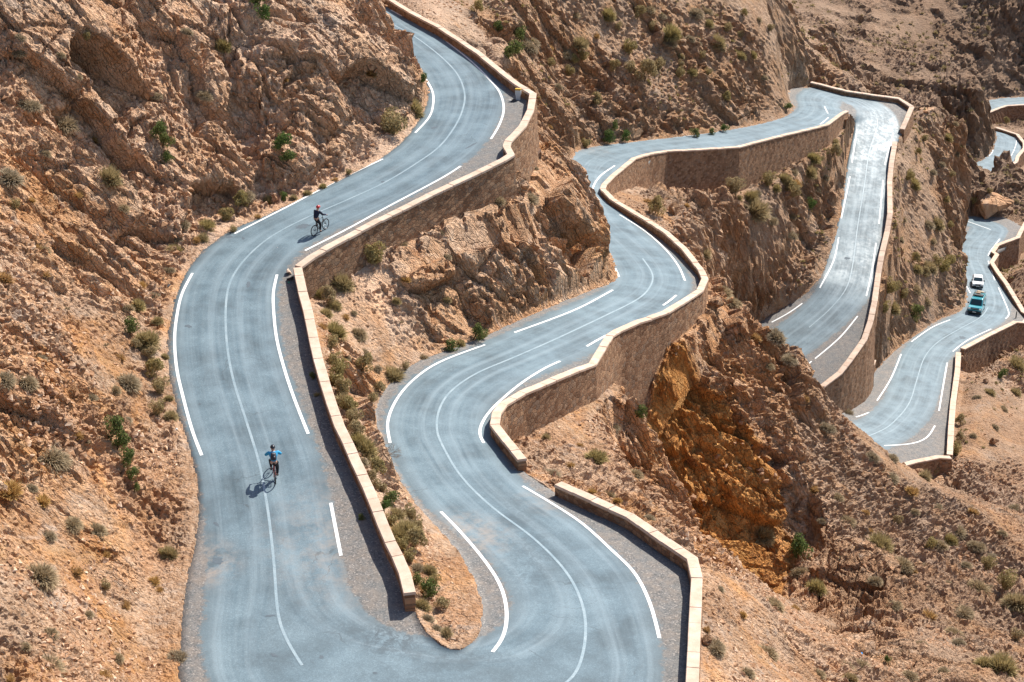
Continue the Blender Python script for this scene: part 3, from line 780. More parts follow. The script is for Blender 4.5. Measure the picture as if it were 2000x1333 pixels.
def masonry_material():
    t = NT('rubble_masonry')
    uv = t.attr('wuv').outputs['Vector']
    nz = t.n('ShaderNodeTexNoise', {'Vector': uv, 'Scale': 3.0, 'Detail': 3}).outputs['Color']
    wv_ = t.n('ShaderNodeVectorMath', {0: nz, 1: (0.5, 0.5, 0.5)}, operation='SUBTRACT').outputs[0]
    ws = t.n('ShaderNodeVectorMath', {0: wv_}, operation='SCALE'); ws.inputs['Scale'].default_value = 0.12
    v = t.n('ShaderNodeVectorMath', {0: uv, 1: ws.outputs[0]}, operation='ADD').outputs[0]
    mp = t.n('ShaderNodeMapping', {'Vector': v, 'Scale': (3.0, 4.6, 1)}).outputs[0]
    vo = t.n('ShaderNodeTexVoronoi', {'Vector': mp, 'Scale': 1.0, 'Randomness': 0.85}, voronoi_dimensions='2D')
    ve = t.n('ShaderNodeTexVoronoi', {'Vector': mp, 'Scale': 1.0, 'Randomness': 0.85}, voronoi_dimensions='2D', feature='DISTANCE_TO_EDGE')
    sc_ = t.n('ShaderNodeSeparateColor', {'Color': vo.outputs['Color']}).outputs
    c = t.ramp(sc_[0], [(0.0, (0.17, 0.085, 0.045)), (0.4, (0.29, 0.155, 0.085)), (0.75, (0.38, 0.225, 0.13)), (1.0, (0.24, 0.16, 0.11))])
    m = t.mrange(ve.outputs['Distance'], 0.03, 0.10)
    c = t.mix(m, (0.22, 0.14, 0.09), c)
    big = t.noise(t.coord(), 0.7, 5, 0.65)
    c = t.mix(t.mrange(big, 0.5, 0.7, 0, 0.6), c, (0.17, 0.10, 0.06))
    t.base(c); t.rough(0.95); t.spec(0.2)
    t.bump(t.math('ADD', m, t.math('MULTIPLY', t.noise(t.coord(), 12, 4), 0.8)), 0.8, 0.06)
    return t.m

def coping_material():
    t = NT('pale_stone_coping')
    co = t.coord()
    n = t.noise(co, 1.6, 5, 0.65); f = t.noise(co, 22, 4, 0.7)
    c = t.ramp(n, [(0.3, (0.52, 0.37, 0.27)), (0.5, (0.62, 0.46, 0.35)), (0.7, (0.70, 0.55, 0.44))])
    c = t.mix(t.mrange(f, 0.55, 0.75, 0, 0.4), c, (0.38, 0.27, 0.19))
    bl = t.attr('blk').outputs['Fac']
    c = t.mix(t.math('MULTIPLY', bl, 0.25), c, (0.46, 0.32, 0.23))
    t.base(c); t.rough(0.9); t.spec(0.25)
    t.bump(f, 0.5, 0.03)
    return t.m
M_ROCK = rock_material(); M_ROAD = road_material(); M_PAINT = paint_material('fresh_paint', True); M_FADE = paint_material('worn_paint', False)
M_MAS = masonry_material(); M_COP = coping_material()
# ------------------------------------------------------------------ build terrain
farf = np.clip((Pf[:, 1] - 205) / 40, 0, 1)
farf = np.maximum(farf, 0.42 * np.clip((Pf[:, 1] - 128) / 22, 0, 1))
farf = np.maximum(farf, 0.55 * np.clip((Pf[:, 0] - 14 - 0.02 * Pf[:, 1]) / 8, 0, 1))
# terrain right of the top bend is the dull far rock; the lower left parts stay warm
# orange face of the outcrop
def inpoly(u, v, poly):
    c = np.zeros(len(u), bool); n = len(poly); j = n - 1
    for i in range(n):
        xi, yi = poly[i]; xj, yj = poly[j]
        t = ((yi > v) != (yj > v)) & (u < (xj - xi) * (v - yi) / (yj - yi + 1e-9) + xi)
        c ^= t; j = i
    return c
oc = [PY(*p)[:2] for p in [(1272,770,95.1),(1300,742,97.8),(1350,750,99.2),(1410,795,100.2),(1460,855,100.2),(1510,925,99.8),(1545,1000,98.8),(1570,1060,98),(1540,1130,94.6),(1510,1195,91.2),(1480,1195,90.6),(1400,1120,91.4),(1335,1070,92.0),(1300,960,92.6),(1262,850,93.6)]]
ora = inpoly(Pf[:, 0], Pf[:, 1], oc).astype(np.float32).reshape(nfv, nfu)
for it in range(6):
    p = np.pad(ora, 1, mode='edge'); ora = .25 * (p[:-2, 1:-1] + p[2:, 1:-1] + p[1:-1, :-2] + p[1:-1, 2:])
terrain = mesh_obj('hillside_terrain', Pd, quads, M_ROCK, smooth=False, attrs={'rock': rk, 'far': farf, 'orange': ora.ravel(), 'slab': lc})
tag(terrain, 'rocky ochre and orange canyon slopes with cliffs and scree', 'hillside', kind='structure')

# ------------------------------------------------------------------ roads
CL = [(700,-20),(765,47),(810,72),(860,110),(893,145),(907,180),(905,210),(890,245),(860,285),(820,315),(755,355),(680,390),(600,425),(530,462),(480,505),(450,550),(441,600),(443,670),(455,740),(480,820),(505,900),(517,960),(525,1010),(535,1100),(543,1200),(560,1250),(590,1300),(670,1350),(780,1385),(900,1395),(1010,1380),(1080,1350),(1118,1325),(1138,1280),(1144,1220),(1132,1165),(1100,1110),(1040,1050),(960,990),(900,930),(862,866),(853,835),(858,800),(880,765),(930,730),(1000,700),(1080,665),(1180,618),(1245,585),(1270,560),(1274,535),(1255,505),(1220,470),(1185,440),(1160,400),(1150,370),(1150,345),(1160,322),(1190,305),(1240,292),(1340,278),(1430,268),(1510,252),(1580,233),(1602,215),(1598,195),(1620,183),(1670,195),(1705,215),(1714,238),(1710,260),(1697,300),(1690,350),(1682,400),(1674,450),(1665,520),(1652,565),(1620,605),(1580,640),(1533,676),(1490,720),(1490,790),(1550,850),(1650,862),(1720,842),(1755,815),(1777,785),(1790,745),(1805,700),(1830,670),(1870,645),(1915,620),(1930,600),(1930,575),(1912,530),(1902,505),(1905,480),(1925,460),(1930,445),(1900,432)]
CLF = [(1880,332),(1905,330),(1935,320),(1958,305),(1966,285),(1962,268),(1940,255)]
CLG = [(1900,215),(1950,203),(1990,197),(2040,195)]
bvh_roads = []
def build_road(k, name, cl, dustf):
    A_, B_ = ROADS[k]
    m = 24
    g = road_grid(A_, B_, m)
    # gentle crown and unevenness
    tt = np.linspace(-1, 1, m)[None, :]
    g[:, :, 2] += 0.05 * (1 - tt ** 2)
    nn = g.shape[0]
    P = g.reshape(-1, 3)
    i, j = np.meshgrid(np.arange(nn - 1), np.arange(m - 1), indexing='ij')
    a = (i * m + j).ravel()
    F = np.stack([a, a + 1, a + m + 1, a + m], 1)
    bt = BVHTree.FromPolygons([tuple(v) for v in P], [tuple(int(x) for x in f) for f in F])
    # skirts: the shelf has a thickness
    sk = []
    for side in (0, m - 1):
        r = np.arange(nn) * m + side
        base = len(P)
        Q_ = P[r].copy(); Q_[:, 2] -= 0.5
        P = np.concatenate([P, Q_])
        b = base + np.arange(nn)
        sk.append(np.stack([r[:-1], r[1:], b[1:], b[:-1]], 1))
    F = np.concatenate([F] + sk)
    if bt.ray_cast(Vector((0, 0, CAMZ)), Vector((0, 1, -.5)))[0] is None: pass
    # centre line in the world
    cps = []
    cl2 = catmull(np.array(cl, float), 5)
    for (px, py) in cl2:
        d = PY(px, py, 100.0) - np.array([0, 0, CAMZ])
        h = bt.ray_cast(Vector((0, 0, CAMZ)), Vector(d).normalized())
        if h[0] is not None: cps.append(np.array(h[0]))
    cps = np.array(cps)
    cum = np.concatenate([[0], np.cumsum(np.linalg.norm(np.diff(cps, axis=0), axis=1))])
    best = np.full(len(P), 1e9); al = np.zeros(len(P))
    for q in range(len(cps) - 1):
        a_, b_ = cps[q][:2], cps[q + 1][:2]; d = b_ - a_; L2 = max(d @ d, 1e-6)
        t = np.clip(((P[:, :2] - a_) @ d) / L2, 0, 1)
        pr = a_ + t[:, None] * d
        e = np.linalg.norm(P[:, :2] - pr, axis=1)
        m_ = e < best; best = np.where(m_, e, best); al = np.where(m_, cum[q] + t * math.sqrt(L2), al)
    dust = dustf(P)
    c_ = PY(830, 1330, 51.5); best = best - 3.4 * np.exp(-(((P[:, 0] - c_[0]) / 6.5) ** 2 + ((P[:, 1] - c_[1]) / 3.4) ** 2))
    best = np.maximum(best, 0)
    pol = np.clip((P[:, 1] - 110) / 60, 0, 1)
    worn = np.zeros(len(P))
    for (px, py, rx, ry, s_) in [(765, 1248, 1.3, 1.1, 1), (700, 1235, 1.5, .7, .5), (890, 1285, 2.2, .6, .6), (1040, 1090, 1.2, 3.2, .55), (420, 1100, .5, 1.2, .7), (1010, 1010, .9, 2.5, .4), (545, 1290, 1.6, .5, .4), (455, 460, .9, .9, .5), (800, 1320, 3, .8, .35)]:
        h_ = bt.ray_cast(Vector((0, 0, CAMZ)), Vector(PY(px, py, 100.0) - np.array([0, 0, CAMZ])).normalized())[0]
        if h_ is not None: worn = np.maximum(worn, s_ * np.clip(1.5 - np.hypot((P[:, 0] - h_[0]) / rx, (P[:, 1] - h_[1]) / ry), 0, 1))
    o = mesh_obj(name, P, F, M_ROAD, smooth=True, attrs={'cd': best, 'al': al, 'dust': dust, 'polish': pol, 'worn': worn})
    bvh_roads.append(bt)
    return o
def dust_main(P):
    d = np.zeros(len(P))
    for (px, py, Y, r, s) in [(735,1060,60.5,4.0,.55),(880,1040,63,2.4,.8),(850,1180,57.5,2.6,.45),(1105,950,67.5,1.8,.6),(380,1100,58.5,1.6,.9),(1130,300,158,3,.3),(690,950,63.5,1.6,.5)]:
        c = PY(px, py, Y); e = np.hypot(P[:, 0] - c[0], P[:, 1] - c[1]); d = np.maximum(d, s * np.clip(1.4 - e / r, 0, 1))
    return np.clip(d, 0, 1)
road = build_road(0, 'road', CL, dust_main); tag(road, 'blue-grey asphalt switchback road winding down the canyon', 'road', kind='structure')
roadF = build_road(1, 'road', CLF, lambda P: np.zeros(len(P))); tag(roadF, 'short bend of asphalt road far off at the right edge', 'road', kind='structure')
roadG = build_road(2, 'road', CLG, lambda P: np.zeros(len(P))); tag(roadG, 'farthest strip of asphalt road at the upper right edge', 'road', kind='structure')

def ray(px, py):
    d = PY(px, py, 100.0) - np.array([0, 0, CAMZ]); return Vector((0, 0, CAMZ)), Vector(d).normalized()
def on_road(px, py, k=0):
    h = bvh_roads[k].ray_cast(*ray(px, py))
    return None if h[0] is None else np.array(h[0])

def stripe(pix, k, w, mat, name, parent, lift=0.012):
    c = catmull(np.array(pix, float), 10)
    pts = [on_road(px, py, k) for px, py in c]
    pts = np.array([p for p in pts if p is not None])
    if len(pts) < 2: return
    # resample every 0.3 m
    cum = np.concatenate([[0], np.cumsum(np.linalg.norm(np.diff(pts, axis=0), axis=1))])
    s = np.linspace(0, cum[-1], max(3, int(cum[-1] / 0.3)))
    pts = np.stack([np.interp(s, cum, pts[:, a]) for a in range(3)], 1)
    for _ in range(4): pts[1:-1] = .25 * pts[:-2] + .5 * pts[1:-1] + .25 * pts[2:]
    L_, R_ = offset_path(pts, -w / 2), offset_path(pts, w / 2)
    V = []
    for row in (L_, R_):
        for p in row:
            h = bvh_roads[k].ray_cast(Vector((p[0], p[1], p[2] + 2)), Vector((0, 0, -1)))
            z = h[0][2] if h[0] is not None else p[2]
            V.append((p[0], p[1], z + lift))
    n = len(pts)
    F = np.array([[i, i + 1, n + i + 1, n + i] for i in range(n - 1)])
    return mesh_obj(name, V, F, mat, parent)
EDGES = [
 [(748,311),(660,353),(560,405),(458,457)], [(376,534),(355,575),(345,620),(341,665),(345,720),(356,770),(375,840),(394,890)],
 [(900,325),(860,350),(760,403),(680,447),(596,490)], [(541,537),(534,570),(534,600),(540,660),(555,720),(575,780),(602,848)],
 [(646,983),(655,1030),(666,1086)], [(808,122),(830,152),(845,180),(846,205),(838,230),(811,260)],
 [(872,82),(920,120),(960,160),(978,185),(984,215),(975,245),(959,272)], [(763,20),(785,32)],
 [(947,674),(860,707),(810,740),(775,780),(757,825),(762,866)], [(861,1000),(900,1040),(950,1100),(980,1150),(990,1200),(983,1245),(962,1274)],
 [(1197,567),(1120,607),(1005,650)], [(1178,490),(1195,512),(1209,541)], [(1094,706),(1060,722),(1010,755),(960,800),(940,830),(937,850),(945,866)],
 [(1193,651),(1170,663),(1146,677)], [(1321,577),(1308,588),(1295,597)], [(1210,420),(1260,452),(1300,488),(1325,520),(1338,549)],
 [(1021,950),(1080,985),(1140,1025),(1200,1080),(1240,1120),(1270,1180),(1288,1247)], [(1201,324),(1175,342),(1161,360),(1158,375),(1170,391)],
 [(1674,253),(1669,285),(1664,318)], [(1660,345),(1652,385),(1643,427)], [(1638,464),(1628,510),(1601,563)], [(1567,593),(1540,612),(1507,630)],
 [(1745,260),(1736,290),(1728,323)], [(1725,352),(1721,395),(1717,438)], [(1711,475),(1703,530),(1692,579)], [(1675,618),(1640,660),(1592,701)], [(1585,706),(1570,720)],
 [(1610,208),(1617,222)], [(1618,230),(1610,237),(1602,243)], [(1856,625),(1820,640),(1780,668)], [(1760,692),(1740,740),(1713,783)], [(1697,806),(1685,811),(1672,815)],
 [(1936,643),(1890,665),(1861,687)], [(1850,709),(1842,755),(1834,803)], [(1826,832),(1810,855),(1780,867),(1727,871)],
 [(1876,510),(1882,538)], [(1890,433),(1935,449)], [(1953,467),(1935,490),(1930,500)], [(1930,510),(1943,548)], [(1950,562),(1970,610),(1964,623)], [(1888,560),(1895,573)],
]
for e in EDGES: stripe(e, 0, 0.15, M_PAINT, 'edge_line', road)
CENTRES = [CL[1:27], CL[31:52], CL[66:79], CL[81:93]]
for i, c in enumerate(CENTRES): stripe(c, 0, 0.11 if i > 1 else 0.12, M_FADE, 'centre_line', road, 0.008)
stripe([(1940,290),(1938,298),(1932,305)], 1, 0.12, M_PAINT, 'edge_line', roadF); stripe([(1965,256),(1984,272),(1982,290),(1972,310)], 1, 0.12, M_PAINT, 'edge_line', roadF)

# ------------------------------------------------------------------ walls
def tz(x, y):
    """height of the finished ground under a plan point"""
    iu = (x / y - uu[0]) / du; iv = (math.log(y) - vv[0]) / dv
    iu = int(min(max(iu, 0), nfu - 1)); iv = int(min(max(iv, 0), nfv - 1))
    return Pf[iv * nfu + iu, 2]
WLAB = {
 'A': ('stone parapet wall round the outside of the bend above the red-helmeted cyclist', 'stone wall'),
 'A2': ('long low straight stone wall between the two nearest legs of the road', 'stone wall'),
 'B': ('winding stone retaining wall along the outer edge of the middle road', 'stone wall'),
 'B2': ('low stone kerb wall on the outside of the nearest hairpin bend', 'stone wall'),
 'C': ('stone wall round the outside of the distant top hairpin', 'stone wall'),
 'C2': ('narrow pale wall down the right side of the glossy straight road', 'stone wall'),
 'D': ('angular stone wall on the outer side of the lower road beside the van', 'stone wall'),
 'D2': ('straight pale wall along the right side of the lowest road below its masonry corner', 'stone wall'),
 'D3': ('short low wall closing the near end of the lowest bend', 'stone wall'),
 'F': ('crooked parapet round the small far-off bend at the right edge', 'stone wall'),
 'G': ('parapet of the farthest road strip at the upper right', 'stone wall'),
}
def build_wall(P, side, label, capw=0.46, bodyw=0.38, caph=0.13, group=None, parlev=True, blk=1.05):
    """P rows: x, y, z top, drop, road level; the body goes from under the coping to below the ground on both sides"""
    root = bpy.data.objects.new('retaining_wall', None); C.objects.link(root)
    c0 = P[len(P) // 2]; root.location = (c0[0], c0[1], c0[4])
    loc = np.array(root.location)
    cum = np.concatenate([[0], np.cumsum(np.linalg.norm(np.diff(P[:, :2], axis=0), axis=1))])
    # the wall's own stations every ~0.5 m, keeping the corners
    S = []
    for i in range(len(P) - 1):
        n = max(1, int((cum[i + 1] - cum[i]) / 0.6))
        for k in range(n): S.append(cum[i] + (cum[i + 1] - cum[i]) * k / n)
    S.append(cum[-1]); S = np.array(S)
    L0 = offset_path(P, -side * bodyw / 2); R0 = offset_path(P, side * bodyw / 2)
    f = lambda Q, a: np.interp(S, cum, Q[:, a])
    top = f(P, 2) - caph; drop = f(P, 3)
    wob = 0.03 * np.sin(S * 2.1) 
    Lx, Ly, Rx, Ry = f(L0, 0), f(L0, 1), f(R0, 0), f(R0, 1)
    road_z = f(P, 4)
    zb = np.array([min(tz(x + 0.2 * 0, y), t - d) for x, y, t, d in zip(Rx, Ry, top, drop)]) - 0.9
    bat = 0.07 * (top - zb)      # batter
    ddx, ddy = Rx - Lx, Ry - Ly; dl = np.hypot(ddx, ddy); ddx /= dl; ddy /= dl
    V = []; UV = []
    n = len(S)
    rows = 8
    for r in range(rows + 1):
        t = r / rows
        z = top * (1 - t) + zb * t
        bx = bat * t
        jit = 0.035 * np.sin(S * 5.3 + r * 1.7) * (0 < r)
        V += list(zip(Rx + ddx * (bx + jit), Ry + ddy * (bx + jit), z)); UV += list(zip(S, z, S * 0))
    zi = np.minimum(top - 0.2, road_z - 0.6)
    V += list(zip(Lx, Ly, top)); UV += list(zip(S, top, S * 0))
    V += list(zip(Lx, Ly, zi)); UV += list(zip(S, zi, S * 0))
    F = []
    for r in range(rows):
        for i in range(n - 1): F.append((r * n + i, r * n + i + 1, (r + 1) * n + i + 1, (r + 1) * n + i))
    a = (rows + 1) * n; b = a + n
    for i in range(n - 1):
        F.append((a + i, a + i + 1, i + 1, i)); F.append((b + i, b + i + 1, a + i + 1, a + i))
    for e in (0, n - 1):
        for r in range(rows):
            pass
        F.append(tuple([a + e, b + e] + [r * n + e for r in range(rows, -1, -1)]))
    V = np.array(V) - loc
    mesh_obj('masonry', V, F, M_MAS, root, attrs={'wuv': np.array(UV)})
    # coping of separate slabs
    cv = []; cf = []; cb = []
    s = 0.0; tot = cum[-1]; rr = random.Random(int(tot * 100))
    Lc = offset_path(P, -side * capw / 2); Rc = offset_path(P, side * capw / 2)
    brk = sorted(set([0.0, tot] + [c for c in cum]))
    for i in range(len(brk) - 1):
        n = max(1, round((brk[i + 1] - brk[i]) / blk))
        for k in range(n):
            s0 = brk[i] + (brk[i + 1] - brk[i]) * k / n; s1 = brk[i] + (brk[i + 1] - brk[i]) * (k + 1) / n
            gp = 0.012 if s1 - s0 > .1 else 0
            s0 += gp; s1 -= gp
            tone = rr.random(); dz = rr.uniform(-.018, .018); dw = rr.uniform(-.02, .02)
            base = len(cv)
            for ss in (s0, s1):
                g_ = lambda Q, a: float(np.interp(ss, cum, Q[:, a]))
                lx, ly, rx, ry, z = g_(Lc, 0), g_(Lc, 1), g_(Rc, 0), g_(Rc, 1), g_(P, 2) + dz
                mx, my = (lx + rx) / 2, (ly + ry) / 2
                q = 1 + dw
                lx, ly, rx, ry = mx + (lx - mx) * q, my + (ly - my) * q, mx + (rx - mx) * q, my + (ry - my) * q
                c = 0.92
                cv += [(mx + (lx - mx), my + (ly - my), z - caph - 0.02), (lx, ly, z - 0.025), (mx + (lx - mx) * c, my + (ly - my) * c, z), (mx + (rx - mx) * c, my + (ry - my) * c, z), (rx, ry, z - 0.025), (rx, ry, z - caph - 0.02)]
                cb += [tone] * 6
            for a_ in range(6):
                b_ = (a_ + 1) % 6
                cf.append((base + a_, base + b_, base + 6 + b_, base + 6 + a_))
            cf.append(tuple(base + x for x in (5, 4, 3, 2, 1, 0))); cf.append(tuple(base + 6 + x for x in range(6)))
    mesh_obj('coping', np.array(cv) - loc, cf, M_COP, root, attrs={'blk': np.array(cb)})
    tag(root, label, 'wall', kind='thing')
    return root
for k, w in WALLS.items():
    big_ = k in ('A2',)
    build_wall(WP[k], w['side'], WLAB[k][0], capw=0.5 if k in ('A', 'A2', 'B', 'B2') else 0.62, bodyw=0.4 if k in ('A', 'A2', 'B', 'B2') else 0.5)
# small extra walls with their own survey: (px, py, metres below viewpoint, drop)
def extra_wall(pts, side, label, capw, bodyw, drop_in=None):
    P = []
    for px, py, H, dr in pts:
        q = PH(px, py, H); P.append([q[0], q[1], q[2], dr, q[2] - 0.4])
    return build_wall(np.array(P), side, label, capw, bodyw)
extra_wall([(1707,703,80.6,1.5),(1700,722,80.4,1.6),(1688,742,80.0,1.8),(1668,758,79.5,2.0),(1650,769,79.0,2.0),(1632,776,78.6,2.0)], -1, 'short curved pale wall under the dark masonry where the lower road turns', 0.5, 0.42)
extra_wall([(1055,290,36.6,2.2),(1040,308,37.2,2.2),(1022,326,37.8,2.0),(1004,343,38.3,1.8)], -1, 'small stepped masonry buttress under the corner of the upper parapet wall', 0.4, 0.34)
extra_wall([(1392,640,49.3,2.4),(1345,655,49.4,2.6),(1300,668,49.4,2.6),(1288,676,49.6,2.6)], -1, 'square masonry block on the ridge under the bend of the middle road', 1.1, 1.0)

# ------------------------------------------------------------------ find where a line of sight meets the ground
VIS = None
def setup_vis():
    global VIS
    Pm = Pd.astype(np.float32)
    dz = CAMZ - Pm[:, 2]
    zc = Pm[:, 1] * cT + dz * sT
    px = 1000 + FPX * Pm[:, 0] / zc
    py = 666.5 + FPX * (dz * cT - Pm[:, 1] * sT) / zc
    # bin the vertices by 8-pixel tiles
    ok = (px > -40) & (px < 2040) & (py > -40) & (py < 1373)
    idx = np.nonzero(ok)[0]
    tx = ((px[idx] + 40) // 8).astype(int); ty = ((py[idx] + 40) // 8).astype(int)
    key = ty * 300 + tx
    o = np.argsort(key, kind='stable')
    VIS = (px, py, zc, idx[o], key[o])
setup_vis()
def ground_at(x, y, r=5):
    px, py, zc, idx, key = VIS
    cand = []
    tx, ty = int((x + 40) // 8), int((y + 40) // 8)
    for j in (-1, 0, 1):
        a = np.searchsorted(key, (ty + j) * 300 + tx - 1); b = np.searchsorted(key, (ty + j) * 300 + tx + 1, side='right')
        cand.append(idx[a:b])
    c = np.concatenate(cand)
    if len(c) == 0: return None
    d = np.hypot(px[c] - x, py[c] - y)
    m = d < r
    if not m.any(): m = d < 9
    if not m.any(): return None
    c = c[m]
    z0 = zc[c].min()
    c = c[zc[c] < z0 + 1.2]
    d = np.hypot(px[c] - x, py[c] - y)
    i = c[d.argmin()]
    return i
# ------------------------------------------------------------------ plants
def plant_material(name, stops, stops2):
    t = NT(name)
    at = t.attr('tip').outputs['Fac']
    oi = t.n('ShaderNodeObjectInfo').outputs['Random']
    a = t.ramp(at, stops); b = t.ramp(at, stops2)
    c = t.mix(oi, a, b)
    t.base(c); t.rough(0.85); t.spec(0.15)
    tl = t.n('ShaderNodeBsdfTranslucent'); t.link(c, tl.inputs[0])
    mx = t.n('ShaderNodeMixShader'); mx.inputs[0].default_value = 0.3; t.link(t.b.outputs[0], mx.inputs[1]); t.link(tl.outputs[0], mx.inputs[2]); t.link(mx.outputs[0], t.out.inputs[0])
    return t.m
M_DRY = plant_material('dry_tussock', [(0, (0.13, 0.085, 0.05)), (0.4, (0.30, 0.22, 0.125)), (1, (0.52, 0.40, 0.24))], [(0, (0.15, 0.10, 0.065)), (0.4, (0.30, 0.235, 0.15)), (1, (0.42, 0.335, 0.225))])
M_OLV = plant_material('olive_shrub', [(0, (0.11, 0.085, 0.035)), (0.4, (0.27, 0.215, 0.08)), (1, (0.48, 0.385, 0.165))], [(0, (0.14, 0.10, 0.055)), (0.4, (0.30, 0.23, 0.125)), (1, (0.50, 0.385, 0.215))])
M_GRN = plant_material('green_shrub', [(0, (0.04, 0.05, 0.02)), (0.5, (0.08, 0.13, 0.035)), (1, (0.16, 0.23, 0.06))], [(0, (0.05, 0.05, 0.025)), (0.5, (0.13, 0.15, 0.05)), (1, (0.26, 0.26, 0.09))])
M_YEL = plant_material('golden_tuft', [(0, (0.22, 0.13, 0.05)), (0.5, (0.45, 0.27, 0.09)), (1, (0.62, 0.42, 0.16))], [(0, (0.2, 0.12, 0.05)), (0.5, (0.40, 0.24, 0.10)), (1, (0.55, 0.36, 0.17))])
M_DED = plant_material('bare_twigs', [(0, (0.16, 0.12, 0.09)), (1, (0.30, 0.24, 0.19))], [(0, (0.16, 0.12, 0.09)), (1, (0.30, 0.24, 0.19))])

def tuft_mesh(name, seed, n=520, flat=0.62, curve=0.25, w=0.020, mat=None):
    """unit-diameter tussock of arching blades"""
    r = np.random.default_rng(seed)
    V, F, T = [], [], []
    lob = [(r.uniform(-.16, .16), r.uniform(-.16, .16), r.uniform(.7, 1.0)) for _ in range(4)]
    for i in range(n):
        cx, cy, cs = lob[i % 4]
        az = r.uniform(0, 2 * math.pi); el = math.acos(r.uniform(0.05, 1.0)) 
        L_ = 0.40 * cs * r.uniform(0.65, 1.1)
        d = np.array([math.sin(el) * math.cos(az), math.sin(el) * math.sin(az), math.cos(el) * flat * 1.45 + 0.06])
        b = np.array([cx + d[0] * .05, cy + d[1] * .05, -0.03])
        side = np.cross(d, [0, 0, 1]) + r.normal(0, .3, 3); side /= np.linalg.norm(side) + 1e-6
        m = b + d * L_ * .6; e = b + d * L_ - np.array([0, 0, curve * L_ * .35]) + r.normal(0, .015, 3)
        ww = w * r.uniform(.6, 1.4)
        k = len(V)
        V += [b - side * ww * .5, b + side * ww * .5, m + side * ww * .6, m - side * ww * .6, e]
        tt = r.uniform(-.15, .15)
        T += [0, 0, .55 + tt, .55 + tt, 1.0 + tt]
        F += [(k, k + 1, k + 2, k + 3), (k + 3, k + 2, k + 4)]
    me = bpy.data.meshes.new(name); me.from_pydata([tuple(v) for v in V], [], F)
    a = me.attributes.new('tip', 'FLOAT', 'POINT'); a.data.foreach_set('value', np.array(T, np.float32))
    me.materials.append(mat)
    return me
def leafy_mesh(name, seed, n=900, hang=0.0, mat=None, leaf=0.045, stem=True):
    """unit-diameter leafy shrub: several lobes of small leaves with gaps between them"""
    r = np.random.default_rng(seed)
    V, F, T = [], [], []
    nl = 9
    lob = []
    for i in range(nl):
        a = r.uniform(0, 6.28); q = r.uniform(.0, .30)
        lob.append((q * math.cos(a), q * math.sin(a), r.uniform(.12, .42), r.uniform(.12, .21)))
    for i in range(n):
        lx, ly, lz, lr = lob[r.integers(nl)]
        d = r.normal(0, 1, 3); d /= np.linalg.norm(d)
        rad = lr * r.uniform(.45, 1.0) ** .6
        p = np.array([lx, ly, lz]) + d * rad * np.array([1, 1, .85])
        if p[2] < -.02: p[2] = r.uniform(0, .1)
        u = r.normal(0, 1, 3) + d * .6; u /= np.linalg.norm(u)
        v = np.cross(u, d + r.normal(0, .4, 3)); v /= np.linalg.norm(v) + 1e-6
        s = leaf * r.uniform(.6, 1.4)
        k = len(V)
        V += [p - u * s * .5, p + v * s * .28, p + u * s * .6, p - v * s * .28]
        t = np.clip(.15 + rad / lr * .5 + .25 * d[2] + r.uniform(-.1, .15), 0, 1)
        t = r.uniform(.25, 1.0)
        T += [t] * 4; F.append((k, k + 1, k + 2, k + 3))
    if stem:
        for lx, ly, lz, lr in lob:
            k = len(V); w_ = .008
            V += [(-w_, 0, -.05), (w_, 0, -.05), (lx + w_ * .5, ly, lz), (lx - w_ * .5, ly, lz)]; T += [0] * 4; F.append((k, k + 1, k + 2, k + 3))
            k = len(V)
            V += [(0, -w_, -.05), (0, w_, -.05), (lx, ly + w_ * .5, lz), (lx, ly - w_ * .5, lz)]; T += [0] * 4; F.append((k, k + 1, k + 2, k + 3))
    me = bpy.data.meshes.new(name); me.from_pydata([tuple(map(float, v)) for v in V], [], F)
    a = me.attributes.new('tip', 'FLOAT', 'POINT'); a.data.foreach_set('value', np.array(T, np.float32))
    me.materials.append(mat)
    return me
def twig_mesh(name, seed, mat):
    r = np.random.default_rng(seed); V, F, T = [], [], []
    def br(p, d, L_, w, lev):
        e = p + d * L_
        s = np.cross(d, [.3, .2, 1]); s /= np.linalg.norm(s) + 1e-6; s2 = np.cross(d, s)
        for q in (s, s2):
            k = len(V); V.extend([p - q * w, p + q * w, e + q * w * .6, e - q * w * .6]); T.extend([lev / 4] * 4); F.append((k, k + 1, k + 2, k + 3))
        if lev < 4:
            for _ in range(3):
                nd = d + r.normal(0, .45, 3); nd[2] = abs(nd[2]) * .8 + .05; nd /= np.linalg.norm(nd)
                br(e, nd, L_ * r.uniform(.6, .85), w * .6, lev + 1)
    for i in range(7):
        a = r.uniform(0, 6.28); d = np.array([math.cos(a) * .7, math.sin(a) * .7, .8]); d /= np.linalg.norm(d)
        br(np.array([0, 0, -.03]), d, .2, .008, 1)
    me = bpy.data.meshes.new(name); me.from_pydata([tuple(map(float, v)) for v in V], [], F)
    a = me.attributes.new('tip', 'FLOAT', 'POINT'); a.data.foreach_set('value', np.array(T, np.float32))
    me.materials.append(mat)
    return me
PROTO = {
 'd': [tuft_mesh('tussock', s, 1700, curve=.5, w=.015, mat=M_DRY) for s in range(4)],
 'o': [leafy_mesh('shrub', 20 + s, 1500, mat=M_OLV, leaf=.055) for s in range(3)] + [tuft_mesh('tussock', 30 + s, 1700, .75, .45, .016, mat=M_OLV) for s in range(3)],
 'g': [leafy_mesh('shrub', 50 + s, 1100, mat=M_GRN, leaf=.055) for s in range(3)],
 'y': [tuft_mesh('tussock', 70 + s, 420, .7, .1, .024, mat=M_YEL) for s in range(3)],
 'b': [twig_mesh('twigs', 90, M_DED)],
}
